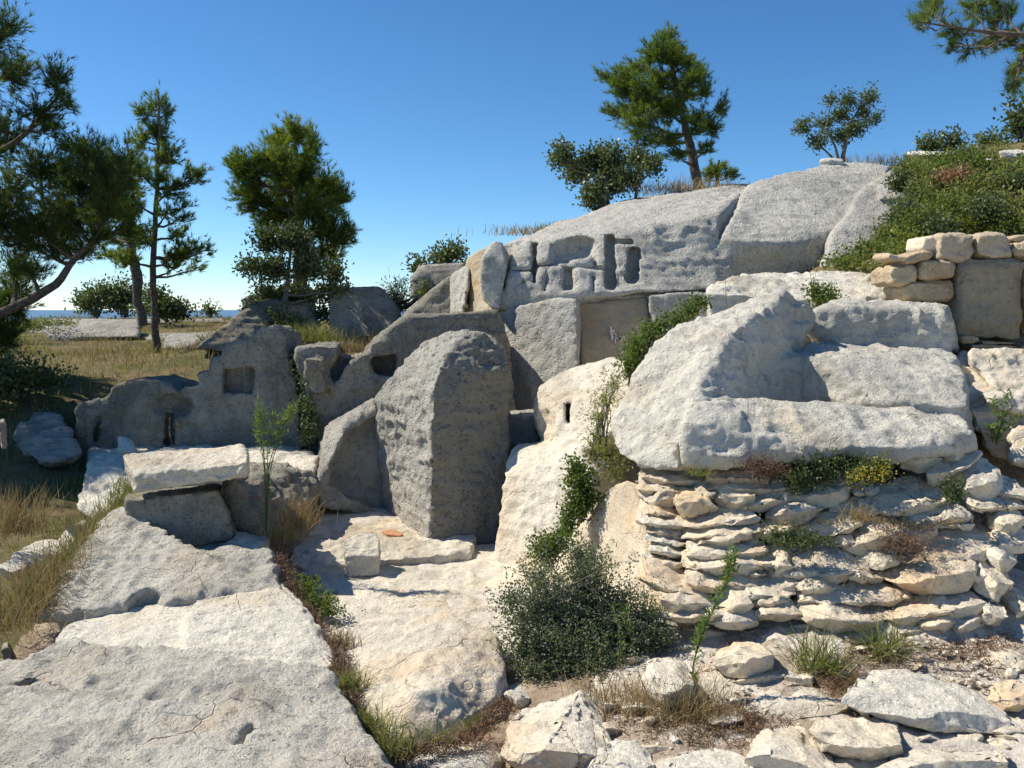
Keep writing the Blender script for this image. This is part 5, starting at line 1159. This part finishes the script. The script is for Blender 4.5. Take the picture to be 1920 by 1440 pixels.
strip('crack_litter', 'brown litter filling the crack beside the boulder', [(520,1040,5.9),(560,1130,5.3),(640,1230,4.5),(640,1300,4.05),(690,1385,3.7),(760,1415,3.55),(880,1390,3.7),(960,1320,4.0)], 5200, .06, .03, 'litter', .004, 1.2)
strip('bush_litter', 'brown dead litter under the bush and among the stones', [(1120,1330,4.0),(1250,1370,3.8),(1370,1370,3.75),(1420,1340,3.85),(1300,1330,3.95)], 4500, .05, .09, 'litter', .004, 1.4)
strip('red_litter', 'reddish dry stems lying between the lower right stones', [(1180,1300,4.1),(1280,1320,4.0),(1380,1230,4.3),(1440,1185,4.6),(1560,1165,4.6)], 2600, .07, .07, 'redstem', .003, 1.2)
strip('outcrop_litter', 'dark earth and litter below the outcrop at right', [(1600,1235,4.3),(1700,1215,4.4),(1800,1210,4.4),(1880,1190,4.5),(1780,1270,4.2)], 3000, .035, .10, 'litter', .005, 1.5)
strip('slab_joint_litter', 'dry brown litter on ledges of the layered outcrop', [(1430,990,4.95),(1620,975,4.95),(1720,990,4.9),(1800,975,4.95)], 900, .05, .03, 'straw', .003, 1.2)

def scatter(name, label, poly, zlo, n, L, mat, W, lean=.35, dens=1.2, Yr=(9.5, 26)):
    y = rng.uniform(Yr[0] ** .5, Yr[1] ** .5, n * 3) ** 2; x = rng.uniform(-14, 2, n * 3)
    z = Hd(np.c_[x, y]); px = 960 + x / y * F; py = HZ + (EYE - z) / y * F
    k = in_poly(px, py, poly); p = np.c_[x, y, z][k]
    p = p[(fbm(p * dens, 3, 21) + rng.normal(0, .15, len(p))) > zlo][:n]
    D = rng.normal(0, lean, p.shape); D[:, 2] = 1
    tag(blades(name, p, D, L * rng.uniform(.35, 1.1, len(p)), W, M[mat], None, .25), label, 'grass', kind='stuff')
POLY = [(-40,590),(440,590),(420,660),(380,700),(300,715),(200,745),(100,770),(-40,760)]
scatter('dry_grass', 'dry golden grass covering the plateau behind the stepped wall', POLY, .05, 14000, .20, 'straw', .008)
scatter('green_grass', 'greener grass patches on the plateau edge', POLY, .0, 13000, .14, 'grass', .008, dens=.8)
scatter('shade_grass', 'dim grass in the tree shade at left', [(-40,740),(160,760),(160,860),(240,930),(100,1010),(-40,1100)], -.1, 12000, .16, 'grass', .006, Yr=(5.5, 11))

# --- tall weeds
def weed(label, stems, lmat='weed', ll=.07, lw=.010, nleaf=26, plume=.0, sr=.004, name='tall_weed'):
    T = Tubes(); O = []; D = []; s0 = P(*stems[0][0])
    for st in stems:
        e = np.array([P(*a) for a in st]); kk = np.linspace(0, len(e) - 1, 14)
        e = np.stack([np.interp(kk, np.arange(len(e)), e[:, c]) for c in range(3)], 1)
        T.add(e, np.linspace(sr, sr * .35, 14), 4)
        for j in range(nleaf):
            u = rng.rand() ** .8 * 13; i = min(12, int(u)); q = e[i] + (e[i + 1] - e[i]) * (u - i); d = rng.normal(0, 1, 3); d[2] = abs(d[2]) * .5 + .4
            O.append(q); D.append(d)
        if plume:
            for j in range(90):
                u = rng.uniform(8, 13); i = min(12, int(u)); O.append(e[i] + rng.normal(0, plume, 3)); D.append(rng.normal(0, 1, 3) + np.array((0, 0, .8)))
    root = empty(name, s0, label, 'weed')
    T.build('stem', M[lmat], root)
    O = np.array(O); leaves('leaves', O, np.array(D), ll * rng.uniform(.5, 1.1, len(O)), lw, M[lmat], root, 'leaf')
weed('tall fresh green weed with feathery tops beside the squared block', [[(498,995,6.1),(498,900,6.1),(488,820,6.1),(484,745,6.1)],[(498,995,6.1),(502,880,6.1),(520,820,6.1),(560,752,6.1)],[(500,990,6.1),(504,900,6.1),(500,840,6.1),(520,760,6.1)],[(500,990,6.1),(506,880,6.1),(530,800,6.1),(548,768,6.1)],[(498,960,6.1),(496,860,6.1),(486,800,6.1),(490,770,6.1)]], nleaf=34, plume=.016, ll=.06, lw=.008)
weed('upright green weed rising between the lower right stones', [[(1296,1318,3.95),(1300,1240,3.95),(1325,1170,3.95),(1350,1120,3.95),(1382,1040,3.95)],[(1298,1300,3.95),(1300,1250,3.95),(1310,1200,3.95),(1330,1150,3.95)],[(1340,1140,3.95),(1362,1090,3.95),(1375,1030,3.95)]], nleaf=70, plume=.012, ll=.05, lw=.008)
weed('green weed with arching stems on the rock at the right edge', [[(1868,835,5.7),(1880,780,5.7),(1886,735,5.7)],[(1868,835,5.7),(1872,790,5.7),(1860,750,5.7)],[(1866,830,5.7),(1880,790,5.7),(1900,740,5.7)],[(1866,830,5.7),(1890,800,5.7),(1915,778,5.7)],[(1862,830,5.7),(1858,810,5.7),(1855,800,5.7)]], nleaf=46, ll=.06, lw=.012)
weed('thin green sprig rising through the right of the large bush', [[(1165,1230,4.2),(1162,1190,4.2),(1150,1130,4.2)],[(1180,1190,4.3),(1172,1160,4.3),(1178,1130,4.3)]], nleaf=40, ll=.05, lw=.006)
weed('reddish dry weed in the crack below the tall green weed', [[(522,1060,6.1),(530,1000,6.1),(520,930,6.1),(470,905,6.1)],[(522,1060,6.1),(520,980,6.1),(500,930,6.1),(455,935,6.1)],[(525,1060,6.1),(545,1000,6.1),(560,950,6.1),(590,935,6.1)],[(525,1060,6.1),(535,990,6.1),(545,930,6.1),(540,890,6.1)],[(525,1060,6.1),(515,1010,6.1),(480,960,6.1)],[(525,1060,6.1),(560,1010,6.1),(600,975,6.1)]], 'redstem', .025, .006, 46, sr=.004, name='dry_weed')
weed('thin dry stems with seed heads in front of the large bush', [[(1140,1330,3.95),(1125,1260,3.95),(1122,1200,3.95)],[(1150,1330,3.95),(1155,1280,3.95),(1160,1215,3.95)],[(1110,1320,3.95),(1105,1280,3.95),(1100,1240,3.95)],[(1225,1330,3.9),(1200,1270,3.9),(1185,1210,3.9)]], 'straw', .02, .008, 14, sr=.0022, name='dry_weed')
weed('pinkish twiggy weed on the pale bedrock at the bottom', [[(1080,1470,3.3),(1095,1430,3.3),(1060,1370,3.3)],[(1080,1470,3.3),(1120,1420,3.3),(1110,1350,3.3)],[(1100,1470,3.3),(1140,1420,3.3),(1130,1370,3.3)]], 'redstem', .025, .005, 26, sr=.002, name='dry_weed')
weed('thin dry stalks standing before the stepped wall', [[(322,840,8.0),(318,800,8.0),(320,780,8.0)],[(282,845,8.0),(280,800,8.0)],[(260,840,8.0),(258,798,8.0)],[(330,850,8.0),(334,812,8.0),(330,790,8.0)]], 'straw', .03, .006, 14, sr=.003, name='dry_weed')
weed('pale dry stalks rising from the white shelf', [[(1523,610,7.6),(1525,520,7.6),(1528,430,7.6),(1530,372,7.6)],[(1365,600,7.6),(1360,540,7.6),(1362,500,7.6)],[(1525,540,7.6),(1535,480,7.6),(1540,440,7.6)],[(1523,540,7.6),(1515,480,7.6),(1520,450,7.6)]], 'straw', .03, .005, 26, sr=.0022, name='dry_weed')
weed('two thin dry stems standing in the hollow of the basin', [[(1402,790,5.3),(1403,750,5.3),(1402,708,5.3)],[(1414,785,5.3),(1414,750,5.3),(1415,724,5.3)],[(1562,772,5.6),(1562,762,5.6),(1563,752,5.6)]], 'straw', .02, .004, 6, sr=.0018, name='dry_weed')
weed('long dry stalks leaning over the layered slabs', [[(1528,1130,4.2),(1520,1060,4.2),(1512,1000,4.2)],[(1740,1130,4.2),(1765,1060,4.2),(1790,1015,4.2)],[(1580,1100,4.2),(1600,1060,4.2),(1612,1035,4.2)],[(1620,1180,4.1),(1570,1160,4.1),(1475,1130,4.1)]], 'straw', .02, .004, 8, sr=.0016, name='dry_weed')

# --- small gravel on the earth at right
def gravel(name, label, pts, n, sz, mat):
    ico = bmesh.new(); bmesh.ops.create_icosphere(ico, subdivisions=1, radius=1); iv = np.array([v.co for v in ico.verts]); jf = np.array([[v.index for v in f.verts] for f in ico.faces]); ico.free()
    pts = np.array([P(p[0], p[1], GY(p[0], p[1]) if p[1] > 1200 and p[0] > 1000 else p[2]) for p in pts]); k = rng.uniform(0, len(pts) - 1.001, n); i = k.astype(int); f = (k - i)[:, None]
    c = pts[i] * (1 - f) + pts[i + 1] * f + rng.normal(0, 1, (n, 3)) * np.array((.14, .10, .0)); c[:, 2] = np.maximum(c[:, 2], Hd(c[:, :2])) 
    s_ = sz * rng.lognormal(0, .5, (n, 1, 1)) * np.array((1, .8, .5)) * rng.uniform(.7, 1.3, (n, 1, 3))
    a = rng.uniform(0, 6.28, n); R_ = np.zeros((n, 3, 3)); R_[:, 0, 0] = R_[:, 1, 1] = np.cos(a); R_[:, 0, 1] = -np.sin(a); R_[:, 1, 0] = np.sin(a); R_[:, 2, 2] = 1
    v = iv[None] * (1 + rng.normal(0, .18, (n, len(iv), 1))) * s_; v = np.einsum('nij,nkj->nki', R_, v) + c[:, None]
    ff = (jf[None] + np.arange(n)[:, None, None] * len(iv)).reshape(-1, 3)
    TRIS[0] += len(ff)
    tag(mk(name, v.reshape(-1, 3), ff, M[mat], None, smooth=False), label, 'gravel', kind='stuff')
gravel('gravel', 'small pale pebbles on the earth below the outcrop', [(1560,1185,4.5),(1700,1210,4.4),(1850,1230,4.3),(1800,1290,4.1),(1860,1380,3.7)], 260, .010, 'creamwhite')
gravel('gravel', 'small chips among the brown litter at the bottom', [(1200,1370,3.8),(1330,1395,3.6),(1440,1330,3.85),(1360,1230,4.3),(1280,1260,4.2)], 160, .008, 'creamwhite')
gravel('gravel', 'loose chips on the court floor and the slabs', [(600,1180,5.4),(760,1130,5.9),(850,1110,6.2)], 60, .008, 'creamwhite')

# scratched writing on the tan panel
tx = Tubes()
def st_(pts, r=.011): tx.add([P(1100 + x / 16, 590 + y / 16, 10.27) for x, y in pts], [r] * len(pts), 5)
st_([(725,360),(735,450),(745,520)]); st_([(680,500),(740,510),(810,470)]); st_([(820,450),(800,520)])
st_([(735,540),(760,640),(765,770)]); st_([(760,580),(840,560),(880,610),(850,680),(780,660)], .007)
st_([(870,860),(850,760),(880,690),(940,680)]); st_([(930,770),(900,740),(950,700),(965,780),(920,790)], .008)
st_([(980,640),(1060,640),(1000,800)], .009); st_([(1060,640),(1070,740),(1000,800)], .009); st_([(1100,630),(1140,690),(1110,720),(1170,790)], .008)
st_([(1210,690),(1160,720),(1190,790)], .008); st_([(1300,800),(1300,870)], .008); st_([(1220,830),(1240,850)], .007)
st_([(960,1000),(1010,1050),(980,1110)], .008); st_([(1010,1040),(1150,1035),(1260,940),(1400,920)], .010); st_([(1100,1060),(1110,1110)], .007)
tag(tx.build('scratched_writing', M['chalk']), 'pale scratched writing on the smooth tan panel of the cliff', 'graffiti')
